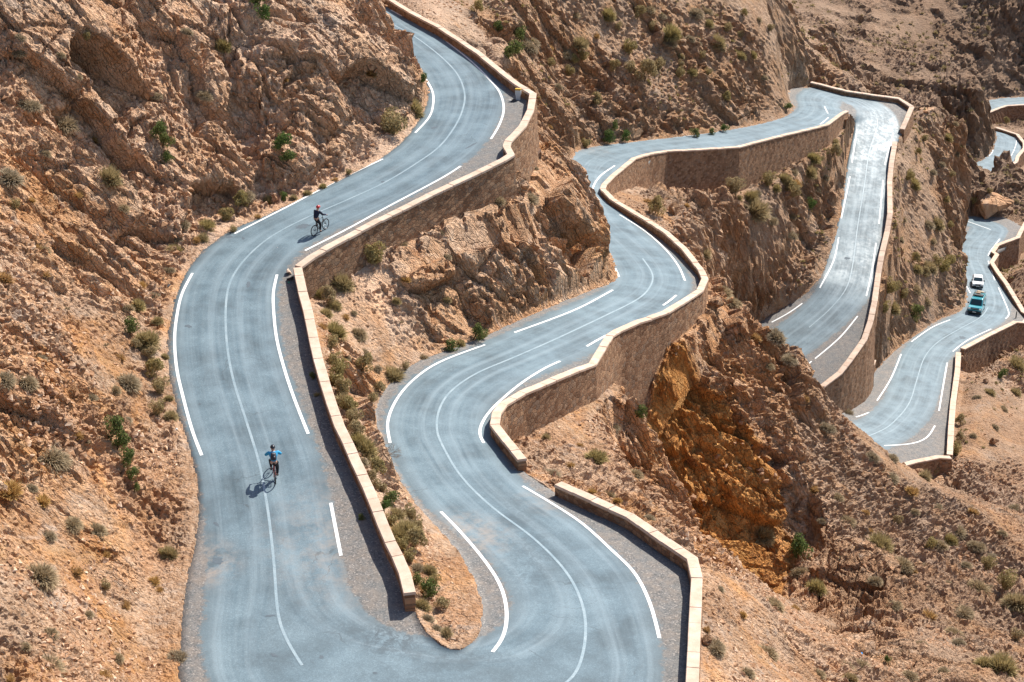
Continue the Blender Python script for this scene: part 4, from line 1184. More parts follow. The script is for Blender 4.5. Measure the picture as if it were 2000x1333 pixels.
# picture position of the foot, width in picture, kind
BUSH = """35,105,22,d 43,75,16,d 170,80,22,o 55,205,40,d 118,240,50,d 8,345,48,d 212,350,40,o 243,308,18,y 303,265,30,g 316,290,30,g 324,315,22,g 545,285,34,g 556,312,28,g 395,185,30,d 440,90,26,o 365,62,18,d 557,155,14,y
500,12,36,g 514,34,28,g 470,400,28,o 478,382,30,d 530,395,20,o 552,390,16,g 360,438,24,d 400,443,28,o 440,430,28,o 382,468,18,y 340,495,30,o 243,405,22,d 60,392,14,y 28,408,20,o 400,248,16,d 635,190,12,y 300,190,18,d 150,150,16,d 265,165,18,d 190,270,16,y 90,300,20,d 150,380,16,y 120,110,16,d
725,148,26,y 731,180,24,y 760,262,50,o 803,213,40,o 822,160,16,g 8,545,30,y 85,492,22,d 90,538,18,y 75,485,16,y 268,600,30,o 308,632,18,o 300,580,20,d 250,648,34,g 285,668,44,o 292,700,30,o 262,680,20,o 302,735,38,o 310,768,30,o 75,700,28,d 252,745,44,d 50,745,40,d 8,745,40,d 308,812,28,o 332,815,24,o 228,765,20,d
212,850,38,g 226,875,34,g 240,905,30,g 252,932,26,g 260,960,16,g 108,895,62,d 20,960,38,y 80,980,32,y 58,955,24,d 135,1022,38,d 190,1032,38,d 92,1045,28,d 330,1085,28,o 318,1082,18,o 205,1085,20,y 70,1135,64,d 145,1115,26,y 205,1150,24,o 245,1185,22,y 300,1135,20,y 312,1155,16,y 95,1235,32,d 105,1305,56,d 225,1285,26,d 200,1318,28,y 15,1328,22,y 350,1285,34,d 170,1200,18,d 50,1262,22,d
728,512,50,o 664,558,40,o 640,590,34,o 636,612,26,o 648,650,36,o 632,640,18,y 697,655,32,d 703,722,34,o 765,738,34,o 737,765,24,o 790,722,18,o 724,785,20,o 648,720,36,o 656,755,38,o 672,788,34,o 680,700,14,d 876,685,28,g 925,664,34,g 898,672,20,o 828,700,20,d 941,665,18,o 785,480,20,d 872,500,16,d 790,545,16,y 770,590,16,o 870,585,14,o
692,850,34,o 710,880,42,o 745,890,56,b 733,925,32,o 755,988,38,g 772,1008,30,o 788,1040,46,o 808,1068,38,o 840,1120,26,o 836,1165,38,g 815,1140,24,g 862,1190,30,o 835,1208,26,d 872,1238,24,o 850,1225,20,d 612,742,14,g 620,775,16,o 706,1018,14,g 770,950,18,d
970,392,26,d 1038,388,26,d 985,380,14,d 860,455,14,d 1075,250,12,y 1045,330,12,d 
930,25,26,o 990,112,42,g 1008,78,24,g 962,58,22,g 1030,92,30,d 1048,76,24,d 1124,30,18,d 1130,85,28,o 1102,104,24,d 1075,96,14,y 1115,125,20,o 1138,115,20,o 1112,145,22,o 1075,128,16,o 1090,164,16,d 1195,138,20,o 1225,140,26,o 1257,158,38,o 1283,132,28,o 1185,36,26,o 1245,32,22,o 1228,100,26,o 1160,205,26,o 1185,279,24,g 1218,273,20,g 1143,288,16,o 1197,255,18,g 1265,20,20,d 1165,70,16,y 1205,60,18,o 1270,60,18,o 1290,30,18,d
1315,66,30,o 1307,84,26,d 1400,85,30,o 1355,24,28,d 1383,46,20,o 1348,78,18,d 1362,84,16,d 1325,148,16,o 1352,142,18,o 1330,112,14,o 1368,116,14,o 1382,22,20,d 1420,60,16,o 1440,75,16,o 1445,110,16,o 1470,108,14,o 1410,100,12,d 1380,148,14,o 1335,50,16,d 1500,60,14,o 1480,40,14,d 1450,30,16,o 1535,212,16,g 1411,260,16,g 1388,265,12,g 1355,268,18,g 1490,150,14,d 1415,195,16,o 1328,128,14,o
1433,372,32,o 1465,388,26,o 1474,418,42,o 1577,402,20,g 1497,362,26,o 1530,352,24,o 1582,338,28,o 1535,372,28,o 1552,380,22,o 1585,312,24,o 1600,318,16,o 1625,305,26,o 1550,336,18,d 1508,430,20,d 1545,456,20,d 1440,392,12,o 1630,278,16,o 1278,418,36,o 1265,395,20,y 1515,368,18,o 1556,360,18,y 1598,368,18,d 1480,378,16,d 1550,420,14,d 1455,400,14,d 1615,345,14,d 1340,400,12,y 1595,290,14,d
1783,362,28,o 1774,350,18,o 1820,335,16,d 1812,436,26,d 1826,438,28,o 1780,510,20,o 1848,515,26,o 1790,526,20,o 1810,523,24,o 1827,516,20,o 1841,530,24,o 1803,537,22,o 1722,607,26,o 1743,605,28,o 1779,615,26,g 1762,580,20,o 1735,571,28,o 1787,567,22,d 1808,590,20,d 1795,250,14,d 1805,275,16,o 1850,270,16,o 1870,240,14,d 1840,320,14,d 1860,345,14,o 1790,300,14,o 1845,390,14,o 1870,300,14,d 1760,470,14,d 1820,470,14,d 1855,445,14,o 1765,430,14,d
1506,656,38,d 1536,700,28,d 1415,570,34,d 1435,592,28,d 1380,500,24,o 1545,750,22,d 1503,718,20,d 1654,808,22,d 1615,835,28,d 1700,893,28,d 1741,893,26,d 1570,780,18,y 1480,660,18,y 1590,830,16,d
1864,888,24,o 1805,931,24,o 1822,925,20,o 1741,932,30,d 1783,960,22,y 1587,955,18,y 1633,972,22,d 1607,1016,16,d 1659,1020,24,d 1750,1022,22,o 1722,1068,40,o 1759,1100,36,d 1813,1070,28,o 1836,1060,24,d 1853,1056,28,o 1866,1036,28,d 1906,1066,26,d 1938,1088,24,d 1927,1108,24,o 1917,1150,40,d 1962,1150,36,o 1987,1180,42,o 1882,1200,30,d 1857,1238,36,d 1876,1256,24,d 1922,1298,30,o 1950,1303,46,o 1745,1182,28,d 1817,1206,30,y 1598,1150,30,o 1510,1182,38,d 1563,1118,28,d 1561,1080,44,g 1486,1048,36,o 1556,1187,16,y 1500,1276,42,d 1395,1266,36,d 1458,1312,28,d 1650,1308,36,d 1677,1302,40,d 1661,1330,24,o 1731,1296,16,g 1598,1318,26,d 1776,1322,32,d 1710,1134,24,d 1783,1115,18,y 1981,990,20,d 1690,1000,14,y 1720,960,16,y 1790,1000,16,d 1835,990,16,d 1900,1000,16,y 1850,1140,18,d 1700,1040,14,y 1640,1090,14,d 1960,1040,18,d 1890,1105,18,d 1800,1260,20,d 1985,1250,24,o 1840,1310,22,d
1162,898,34,o 1080,925,30,d 1115,910,16,y 1245,925,30,d 1157,960,14,y 1192,966,20,d 1206,979,14,y 1265,1012,22,d 1066,856,16,o 1241,815,24,g 1203,836,20,d 1130,870,14,y 1300,1040,16,d 1405,1150,18,d 1450,1200,16,y 1380,1230,14,y
600,378,14,o 575,388,14,o 556,392,12,y 630,366,12,o 655,352,12,y 682,340,12,o 505,425,14,y 455,455,14,o 395,470,20,o 330,530,18,d 345,470,18,d 322,700,16,o 330,780,18,o 275,560,18,y 250,600,20,d 235,700,18,y 250,820,22,d 180,780,20,d 150,850,20,y 652,600,26,o 628,575,24,o 645,680,28,o 660,735,30,o 664,770,32,o 676,805,30,o 684,825,32,o 697,862,34,o 705,900,26,d 718,905,34,o 725,945,26,o 742,962,28,o 748,1000,24,g 762,1025,28,o 775,1050,26,o 785,1075,30,o 800,1095,28,o 812,1110,24,d 822,1185,26,o 846,1140,22,o 828,1150,24,y 800,1015,34,o 815,1040,30,o 672,620,18,y 690,610,14,d 712,690,16,d 735,720,18,d 1985,716,30,o 1952,738,18,g 1931,768,20,o 1908,776,14,d 1876,828,20,o 1877,860,18,o 1960,800,16,d 1940,835,16,d 1900,850,14,d 1985,770,18,o 1860,750,12,d 1930,380,12,o 1900,395,12,o 1985,395,12,d 1965,238,12,o"""
KN = {'d': ('dry_tussock', 'tussock'), 'o': ('olive_shrub', 'shrub'), 'g': ('green_shrub', 'shrub'), 'y': ('golden_tuft', 'tussock'), 'b': ('bare_bush', 'bush')}
DESC = {'d': 'straw-coloured dry tussock', 'o': 'olive-brown shrub', 'g': 'green leafy shrub', 'y': 'golden yellow tuft', 'b': 'leafless grey twiggy bush'}
def region(x, y):
    x = x; y = y
    if x < 420 and y > 1050 and x < 400: 
        return 'on the stony slope at the bottom left' if x < 180 else 'on the stony slope beside the near road end'
    if x < 400 and y > 820: return 'on the orange scree left of the blue-jacketed cyclist' if x > 170 else 'on the rubble at the left edge'
    if x < 420 and y > 550: return 'on the verge inside the big left-hand curve' if x > 220 else 'on the broken rock left of the big curve'
    if x < 620 and y > 360 and x > 230: return 'at the cliff foot beside the red-helmeted cyclist'
    if x < 230 and y > 280: return 'on the rocky shoulder at the left edge halfway up'
    if x < 420 and y <= 550: return 'on the high cliff at the upper left'
    if x < 700 and y <= 400: return 'on the cliff face above the red-helmeted cyclist'
    if x < 840 and y <= 330: return 'at the cliff end inside the upper bend'
    if x < 720 and y < 800: return 'against the right side of the long dividing wall'
    if x < 800 and y > 800: return 'in the narrow strip right of the dividing wall'
    if x < 960 and y > 1000: return 'on the rubble tip inside the near hairpin'
    if x < 960 and y > 440: return 'at the foot of the rock face above the middle road'
    if x < 1100 and y > 230 and y < 450: return 'on the rock spur under the upper parapet'
    if x < 1080 and y < 240: return 'just behind the parapet of the upper bend'
    if x < 1300 and y < 300 : return 'on the brown hillside above the middle road'
    if x < 1570 and y < 300 and y < (x - 1300) * 0 + 300: return 'on the high brown hillside in the upper middle'
    if x < 1660 and y < 480: return 'on the slope enclosed by the top hairpin wall'
    if x < 1450 and y > 1140: return 'on the slope just below the low hairpin wall'
    if x < 1340 and y > 780: return 'on the small slope beside the gap in the middle wall'
    if x < 1760 and y < 940 and x < 1720: return 'on the ridge crest before the lower road' if y > 480 and not (x > 1700 and y < 640) else 'on the slope between the glossy road and the van'
    if x < 1900 and y < 640: return 'on the slope between the glossy road and the van'
    if x >= 1860 and y < 870: return 'on the hillside right of the lowest road' if y > 650 else 'near the small far bends at the right edge'
    if y < 1050: return 'on the scree slope below the lowest bend'
    if x > 1800: return 'on the tan slope in the lower right corner'
    if x < 1600 : return 'around the foot of the orange rock outcrop'
    return 'on the broken rocks right of the orange outcrop'
UNIQ = {
 (760,262): 'large yellow-green shrub against the cliff foot left of the upper bend', (803,213): 'yellow-green shrub at the very end of the cliff inside the upper bend',
 (745,890): 'leafless grey bush leaning over the middle road from the dividing strip', (728,512): 'biggest olive shrub growing under the masonry right of the wall corner',
 (664,558): 'round olive shrub close under the wall corner, left of the biggest one', (990,112): 'tall dark green shrub hanging behind the upper parapet',
 (500,12): 'dark green hanging shrub at the top edge of the cliff', (514,34): 'lower half of the dark green growth hanging at the top edge of the cliff',
 (925,664): 'dark green shrub beside the kerb at the foot of the middle rock face', (876,685): 'bright green low shrub beside the kerb left of the darker one',
 (108,895): 'big round straw tussock with a dark base at the left, level with the near cyclist', (70,1135): 'big tangled straw tussock low on the left slope',
 (105,1305): 'big pale tussock near the bottom edge on the left', (1561,1080): 'dark green shrub in the shaded notch beside the orange outcrop',
 (1486,1048): 'sparse green bush on the face of the orange outcrop', (1241,815): 'bright green plant in the shaded masonry corner', (1506,656): 'round tan tussock on the ridge crest against the glossy road',
 (1474,418): 'largest olive shrub on the slope inside the top hairpin wall', (1433,372): 'olive shrub close under the tall wall of the top hairpin', (1577,402): 'single bright green round shrub on the slope inside the top hairpin',
 (1257,158): 'largest olive shrub on the brown hillside above the road', (1950,1303): 'biggest olive shrub in the bottom right corner', (1722,1068): 'big olive shrub with a long shadow in the middle of the scree slope',
 (118,240): 'large grey-brown tussock on the rock ledge at the upper left', (55,205): 'wide straw tussock left of the large grey-brown one on the ledge', (8,345): 'big tan tussock cut by the left edge, a third of the way down',
 (836,1165): 'bright green bush on the rubble tip inside the near hairpin', (755,988): 'green shrub beside the kerb in the dividing strip', (788,1040): 'widest olive shrub in the dividing strip above the wall end',
}
import collections
bush_items = []
for tok in BUSH.split():
    a, b, c, k = tok.split(','); bush_items.append((int(a), int(b), int(c), k))
rb = random.Random(5)
labs = []
for (x, y, w, k) in bush_items:
    size = 'large' if w >= 34 else ('medium' if w >= 22 else 'small')
    labs.append(UNIQ.get((x, y)) or '%s %s %s' % (size, DESC[k], region(x, y)))
placed = 0
for (x, y, w, k), lab in zip(bush_items, labs):
    i = ground_at(x, y)
    if i is None: continue
    if maskf[i] and k != 'g': pass
    p = Pd[i]; nrm = Nf[i]
    zc = VIS[2][i]
    d = w * 1.6 * zc / FPX
    o = bpy.data.objects.new(KN[k][0], rb.choice(PROTO[k])); C.objects.link(o)
    up = Vector((0, 0, 1)) * 0.75 + Vector(tuple(map(float, nrm))) * (0.9 if k == 'g' else 0.45)
    up.normalize()
    q = up.to_track_quat('Z', 'Y')
    o.rotation_euler = (q.to_matrix() @ Matrix.Rotation(rb.uniform(0, 6.28), 3, 'Z')).to_euler()
    s = d * rb.uniform(.92, 1.1)
    o.scale = (s, s, s * (1.35 if k in 'og' else 1.15) * rb.uniform(.9, 1.15))
    o.location = (float(p[0]), float(p[1]), float(p[2]) - 0.06 * d)
    tag(o, lab, KN[k][1], None if (x, y) in UNIQ else '%ss %s' % (KN[k][0].replace('_', ' '), region(x, y)))
    placed += 1
print('bushes', placed, 'labels', len(set(labs)))

# scrub too small and too many to count
def scatter(n, cond_w, smin, smax, protos, name, label, cat, mat, seed, sink=.05):
    r = np.random.default_rng(seed)
    w = cond_w / cond_w.sum()
    idx = r.choice(len(Pd), size=n, p=w)
    vs, fs, ts = [], [], []
    base = 0
    PR = []
    for me in protos:
        v = np.empty(len(me.vertices) * 3, np.float32); me.vertices.foreach_get('co', v); v = v.reshape(-1, 3)
        f = [tuple(p.vertices) for p in me.polygons]
        t = np.empty(len(v), np.float32)
        if 'tip' in me.attributes: me.attributes['tip'].data.foreach_get('value', t)
        PR.append((v, f, t))
    ftri, fquad = [], []
    for i in idx:
        v, f, t = PR[r.integers(len(PR))]
        s = smin + (smax - smin) * r.random() ** 2.2
        a = r.uniform(0, 6.28); ca, sa = math.cos(a), math.sin(a)
        q = v * s * np.array([1, 1, r.uniform(.8, 1.2)], np.float32)
        q = np.stack([q[:, 0] * ca - q[:, 1] * sa, q[:, 0] * sa + q[:, 1] * ca, q[:, 2]], 1)
        q += Pd[i] - np.array([0, 0, sink * s])
        vs.append(q); ts.append(t + r.uniform(-.15, .15))
        for ff in f:
            (fquad if len(ff) == 4 else ftri).append(tuple(x + base for x in ff))
        base += len(v)
    V = np.concatenate(vs); T = np.concatenate(ts)
    F = fquad + ftri
    me = bpy.data.meshes.new(name); me.vertices.add(len(V)); me.vertices.foreach_set('co', V.ravel().astype(np.float32))
    li = np.concatenate([np.array(fquad, np.int32).ravel() if fquad else np.zeros(0, np.int32), np.array(ftri, np.int32).ravel() if ftri else np.zeros(0, np.int32)])
    tot = np.concatenate([np.full(len(fquad), 4, np.int32), np.full(len(ftri), 3, np.int32)])
    me.loops.add(len(li)); me.loops.foreach_set('vertex_index', li)
    me.polygons.add(len(tot)); me.polygons.foreach_set('loop_start', np.concatenate([[0], np.cumsum(tot)[:-1]]).astype(np.int32)); me.polygons.foreach_set('loop_total', tot)
    me.update(calc_edges=True)
    a = me.attributes.new('tip', 'FLOAT', 'POINT'); a.data.foreach_set('value', np.clip(T, 0, 1).astype(np.float32))
    me.polygons.foreach_set('use_smooth', np.zeros(len(tot), bool))
    me.materials.append(mat)
    o = bpy.data.objects.new(name, me); C.objects.link(o)
    tag(o, label, cat, kind='stuff')
    return o
px_, py_, zc_ = VIS[0], VIS[1], VIS[2]
area = (Pf[:, 1] ** 2).astype(np.float64)
inframe = (px_ > -60) & (px_ < 2060) & (py_ > -60) & (py_ < 1400)
free = (~maskf) & inframe & (nearf > 0.25)
small_t = [tuft_mesh('tuft', 100 + s, 46, .7, .1, .07, mat=M_DRY) for s in range(3)]
small_o = [tuft_mesh('tuft', 110 + s, 60, .8, .05, .08, mat=M_OLV) for s in range(3)]
wt = area * free * (1 - 0.75 * rk) * np.clip(0.15 + 1.2 * fbm(Pf / 8.0, 2, 77), 0.02, 2)
scatter(1300, wt * (Pf[:, 1] > 60), 0.18, 0.55, small_t, 'dry_grass', 'scattered small dry grass tufts over the stony slopes', 'grass', M_DRY, 1)
farw = area * free * (Pf[:, 1] > 215) * np.clip(0.3 + 1.0 * fbm(Pf / 12.0, 2, 78), 0.05, 2)
scatter(2600, farw, 0.5, 1.7, small_o, 'scrub', 'dense olive scrub dotted over the far canyon slope', 'scrub', M_OLV, 2)
midw = area * free * (Pf[:, 1] > 150) * (Pf[:, 1] < 230) * np.clip(0.3 + 1.0 * fbm(Pf / 9.0, 2, 79), 0.05, 2)
scatter(1300, midw, 0.35, 0.9, small_o, 'low_scrub', 'small low olive scrub between the larger bushes on the far hillsides', 'scrub', M_OLV, 3)

# ------------------------------------------------------------------ stones
def hull_mesh(name, seed, n=14, sq=(1, .8, .6), mat=None):
    r = np.random.default_rng(seed); bm = bmesh.new()
    for i in range(n):
        d = r.normal(0, 1, 3); d /= np.linalg.norm(d); d *= .5 * r.uniform(.8, 1.05)
        bm.verts.new((d[0] * sq[0], d[1] * sq[1], d[2] * sq[2]))
    bmesh.ops.convex_hull(bm, input=bm.verts)
    bmesh.ops.delete(bm, geom=[v for v in bm.verts if not v.link_faces], context='VERTS')
    me = bpy.data.meshes.new(name); bm.to_mesh(me); bm.free()
    if mat: me.materials.append(mat)
    return me
def stone_material():
    t = NT('loose_stone'); co = t.coord()
    a = t.attr('tip').outputs['Fac']
    c = t.ramp(a, [(0, (0.30, 0.16, 0.085)), (0.35, (0.47, 0.28, 0.165)), (0.7, (0.60, 0.41, 0.27)), (1, (0.74, 0.57, 0.43))])
    n = t.noise(co, 6, 4, .65)
    c = t.mix(t.mrange(n, .45, .65, 0, .45), c, (0.40, 0.24, 0.15))
    t.base(c); t.rough(.92); t.spec(.2); t.bump(n, .6, .05)
    return t.m
M_STONE = stone_material()
peb = [hull_mesh('stone', 200 + s, 8) for s in range(8)]
patch = np.clip(0.1 + 1.3 * fbm(Pf / 5.0, 2, 88), 0.02, 2)
wn_ = area * free * (1 - 0.6 * rk) * patch * (Pf[:, 1] < 84)
scatter(22000, wn_, 0.05, 0.6, peb, 'scree', 'loose angular stones strewn over the near slopes', 'stones', M_STONE, 11, .2)
w2_ = area * free * (1 - 0.6 * rk) * patch * (Pf[:, 1] >= 84) * (Pf[:, 1] < 180)
scatter(14000, w2_, 0.09, 0.8, peb, 'scree', 'loose angular stones strewn over the farther slopes', 'stones', M_STONE, 12, .2)
# rubble at the verge of the road
vg = (~maskf) & inframe & (nearf < 0.6) & (nearf > 0.0)
scatter(4500, area * vg * (Pf[:, 1] < 125), 0.04, 0.2, peb, 'verge_gravel', 'stones and gravel along the foot of the slopes beside the road', 'gravel', M_STONE, 13, .2)

def boulder_mesh(seed, sq, mat):
    me = hull_mesh('boulder', seed, 11, sq)
    bm = bmesh.new(); bm.from_mesh(me)
    bmesh.ops.bevel(bm, geom=list(bm.edges), offset=.02, segments=1, affect='EDGES')
    bmesh.ops.triangulate(bm, faces=bm.faces[:])
    bmesh.ops.subdivide_edges(bm, edges=bm.edges[:], cuts=2, use_grid_fill=True)
    r = np.random.default_rng(seed)
    P = np.array([v.co for v in bm.verts], np.float32)
    nz = fbm(P * 5 + seed, 3, seed) * .03; b_, g_ = blocks(P * 4 + seed, seed, .8)
    for v, a, b2_ in zip(bm.verts, nz, b_): v.co += v.co.normalized() * float(a + .05 * b2_)
    bm.to_mesh(me); bm.free()
    a = me.attributes.new('tip', 'FLOAT', 'POINT'); a.data.foreach_set('value', np.full(len(me.vertices), 0.15 + 0.35 * r.random(), np.float32))
    for nm_, v_ in (('rock', .9), ('far', .35)):
        a = me.attributes.new(nm_, 'FLOAT', 'POINT'); a.data.foreach_set('value', np.full(len(me.vertices), v_, np.float32))
    me.materials.append(mat)
    return me
BOUL = [(1940,868,26,18,'angular tan boulder alone on the slope right of the lowest wall'), (1690,930,24,18,'left of two boulders lying on the scree below the lowest bend'), (1714,948,22,18,'right of two boulders lying on the scree below the lowest bend'),
 (1834,942,36,16,'flat pale boulder beside the end of the lowest wall'), (1379,1258,26,28,'dark boulder under the low wall near the bottom edge'), (1316,418,22,34,'upright brown boulder on the slope below the tall hairpin wall'),
 (1000,372,66,56,'big brown rock knob at the wall corner on top of the spur'), (1942,418,86,46,'huge brown boulder above the far end of the lower road'), (1812,218,46,20,'long flat grey rock outside the top hairpin'),
 (1458,608,40,30,'rounded grey boulder on the ridge crest below the middle bend'), (1925,748,14,12,'small brown boulder below the corner masonry of the lower wall'), (1079,944,20,16,'pale boulder in the gap between the two low walls'),
 (845,394,16,12,'small round boulder balanced above the rock face under the wall'), (1265,985,26,18,'orange boulder on the edge of the gully'), (1800,920,26,16,'brown boulder in the grass just under the lowest wall'),
 (1560,1000,18,14,'small boulder at the right foot of the outcrop crest'), (1440,760,46,26,'wedge of pale rock on top of the orange outcrop'), (1395,600,34,30,'pale block of rock below the wall of the middle bend'),
 (1440,645,40,34,'tilted pale slab on the ridge beside the square masonry block')]
for j, (x, y, w, h, lab) in enumerate(BOUL):
    i = ground_at(x, y)
    if i is None: continue
    p = Pd[i]; zc = VIS[2][i]; s = w * zc / FPX
    o = bpy.data.objects.new('boulder', boulder_mesh(300 + j, (1, .9, max(.5, h / w)), M_ROCK)); C.objects.link(o)
    o.scale = (s * 1.1,) * 3; o.rotation_euler = (rb.uniform(-.2, .2), rb.uniform(-.2, .2), rb.uniform(0, 6.28))
    o.location = (float(p[0]), float(p[1]), float(p[2]) + s * .22 * max(.5, h / w))
    tag(o, lab, 'boulder')
# ------------------------------------------------------------------ vehicles, riders and small things
def cyl_between(V, F, a, b, ra, rb_=None, n=8, cap=True):
    a = Vector(a); b = Vector(b); rb_ = ra if rb_ is None else rb_
    d = (b - a).normalized(); u = d.orthogonal().normalized(); v = d.cross(u)
    k = len(V)
    for i in range(n):
        t = 2 * math.pi * i / n; o = u * math.cos(t) + v * math.sin(t)
        V.append(tuple(a + o * ra)); V.append(tuple(b + o * rb_))
    for i in range(n):
        j = (i + 1) % n
        F.append((k + 2 * i, k + 2 * j, k + 2 * j + 1, k + 2 * i + 1))
    if cap:
        F.append(tuple(k + 2 * i for i in range(n))[::-1]); F.append(tuple(k + 2 * i + 1 for i in range(n)))
def torus(V, F, c, R, r, n=28, m=8, axis='y'):
    k = len(V)
    for i in range(n):
        a = 2 * math.pi * i / n
        for j in range(m):
            b = 2 * math.pi * j / m
            q = R + r * math.cos(b)
            V.append((c[0] + q * math.cos(a), c[1] + r * math.sin(b), c[2] + q * math.sin(a)))
    for i in range(n):
        for j in range(m):
            F.append((k + i * m + j, k + i * m + (j + 1) % m, k + ((i + 1) % n) * m + (j + 1) % m, k + ((i + 1) % n) * m + j))
def empty(name, loc, rot):
    e = bpy.data.objects.new(name, None); C.objects.link(e); e.location = loc; e.rotation_euler = rot; return e
def part(name, V, F, mat, parent, smooth=False, bevel=0):
    o = mesh_obj(name, np.array(V, float), [tuple(f) for f in F], mat, parent, smooth=smooth)
    bm = bmesh.new(); bm.from_mesh(o.data); bmesh.ops.recalc_face_normals(bm, faces=bm.faces)
    bm.to_mesh(o.data); bm.free()
    if bevel:
        md = o.modifiers.new('bevel', 'BEVEL'); md.width = bevel; md.segments = 2; md.limit_method = 'ANGLE'; md.angle_limit = math.radians(30)
    return o
def box(V, F, x0, x1, y0, y1, z0, z1):
    k = len(V)
    V += [(x0, y0, z0), (x1, y0, z0), (x1, y1, z0), (x0, y1, z0), (x0, y0, z1), (x1, y0, z1), (x1, y1, z1), (x0, y1, z1)]
    F += [(k, k + 3, k + 2, k + 1), (k + 4, k + 5, k + 6, k + 7), (k, k + 1, k + 5, k + 4), (k + 1, k + 2, k + 6, k + 5), (k + 2, k + 3, k + 7, k + 6), (k + 3, k, k + 4, k + 7)]
def skin(name, J, E, mat, parent, sub=2, root=0):
    me = bpy.data.meshes.new(name); me.from_pydata([j[:3] for j in J], E, [])
    o = bpy.data.objects.new(name, me); C.objects.link(o); o.parent = parent
    md = o.modifiers.new('skin', 'SKIN'); md.use_smooth_shade = True; md.branch_smoothing = 0.6
    if not me.skin_vertices: 
        bm = bmesh.new(); bm.from_mesh(me); bm.verts.layers.skin.verify(); bm.to_mesh(me); bm.free()
    for i, j in enumerate(J):
        sv = me.skin_vertices[0].data[i]; r = j[3]; sv.radius = (r, r) if not isinstance(r, tuple) else r
        sv.use_root = (i == root)
    s = o.modifiers.new('sub', 'SUBSURF'); s.levels = sub; s.render_levels = sub
    me.materials.append(mat)
    return o
M_RUB = simple('black_rubber', (0.02, 0.02, 0.022), .8)
M_STEEL = simple('grey_metal', (0.35, 0.36, 0.38), .35, .8)
M_SKIN = simple('skin', (0.50, 0.30, 0.21), .6)
M_BLACK = simple('black_cloth', (0.012, 0.012, 0.016), .85)
M_NAVY = simple('navy_cloth', (0.01, 0.014, 0.035), .85)
M_BLUEJ = simple('blue_jacket', (0.015, 0.30, 0.55), .7, var=.15)
M_ROYAL = simple('royal_blue_cloth', (0.01, 0.06, 0.30), .7)
M_REDF = simple('red_frame', (0.50, 0.05, 0.03), .35)
M_BLKF = simple('black_frame', (0.02, 0.02, 0.025), .35)
M_HELB = simple('black_helmet', (0.02, 0.022, 0.03), .25)
M_HELR = simple('red_helmet', (0.5, 0.02, 0.025), .35)
M_BAG = simple('dark_backpack', (0.03, 0.032, 0.04), .7)
M_GREY = simple('grey_strap', (0.45, 0.47, 0.5), .6)
M_SHOE = simple('shoe', (0.05, 0.04, 0.04), .6)

def bicycle(loc, rotz, pitch, frame_mat, label):
    r = empty('bicycle', loc, (0, -pitch, rotz))
    tag(r, label, 'bicycle', 'bicycles being ridden')
    R = .335
    for cx in (0.0, 1.08):
        V, F = [], []; torus(V, F, (cx, 0, R), R - .025, .025)
        w = part('wheel', V, F, M_RUB, r, True)
        V, F = [], []; torus(V, F, (cx, 0, R), R - .055, .011, 28, 6)
        for s in range(14):
            a = 2 * math.pi * s / 14
            cyl_between(V, F, (cx, .02 * (-1) ** s, R), (cx + (R - .06) * math.cos(a), 0, R + (R - .06) * math.sin(a)), .0022, n=3, cap=False)
        cyl_between(V, F, (cx, -.05, R), (cx, .05, R), .025)
        part('rim', V, F, M_STEEL, w, True)
    V, F = [], []
    bb = (.43, 0, .30); st = (.27, 0, .80); ht = (.86, 0, .86); hb = (.905, 0, .70)
    for a, b, q in ((bb, st, .017), (st, ht, .017), (bb, hb, .021), (ht, hb, .022)): cyl_between(V, F, a, b, q)
    for s in (-1, 1):
        cyl_between(V, F, (bb[0], .03 * s, bb[2]), (0, .06 * s, R), .011); cyl_between(V, F, (st[0], .02 * s, st[2] - .04), (0, .06 * s, R), .009)
        cyl_between(V, F, (hb[0], .05 * s, hb[2]), (1.08, .055 * s, R), .015)
    cyl_between(V, F, (hb[0], -.055, hb[2]), (hb[0], .055, hb[2]), .02)
    part('frame', V, F, frame_mat, r, True)
    V, F = [], []; cyl_between(V, F, st, (.245, 0, .90), .014); part('seat_post', V, F, M_STEEL, r, True)
    o = skin('saddle', [(.12, 0, .935, (.03, .075)), (.22, 0, .94, (.028, .06)), (.38, 0, .935, (.022, .025))], [(0, 1), (1, 2)], M_RUB, r, 1)
    V, F = [], []; cyl_between(V, F, ht, (.85, 0, .98), .014); cyl_between(V, F, (.85, 0, .98), (.93, 0, 1.0), .015)
    pts = [(.90, -.34, 1.02), (.93, -.15, 1.0), (.93, .15, 1.0), (.90, .34, 1.02)]
    for a, b in zip(pts, pts[1:]): cyl_between(V, F, a, b, .012)
    h = part('handlebar', V, F, M_RUB, r, True)
    V, F = [], []
    for s in (-1, 1): cyl_between(V, F, (.90, .34 * s, 1.02), (.912, .23 * s, 1.012), .018)
    part('grip', V, F, M_RUB, h, True)
    V, F = [], []; torus(V, F, (bb[0], -.055, bb[2]), .09, .008, 20, 5)
    cyl_between(V, F, (.43, -.07, .30), (.44, -.08, .13), .011); cyl_between(V, F, (.43, .07, .30), (.42, .08, .47), .011)
    cyl_between(V, F, (.43, -.07, .30), (.43, .07, .30), .018)
    cyl_between(V, F, (.43, -.055, .39), (.0, -.055, R + .04), .004, n=4); cyl_between(V, F, (.43, -.055, .21), (.0, -.055, R - .04), .004, n=4)
    c = part('crank', V, F, M_STEEL, r, True)
    for s, z, x in ((-1, .13, .44), (1, .47, .42)):
        V, F = [], []; box(V, F, x - .045, x + .045, min(.08 * s, .18 * s), max(.08 * s, .18 * s), z - .012, z + .012); part('pedal', V, F, M_RUB, c)
    return r

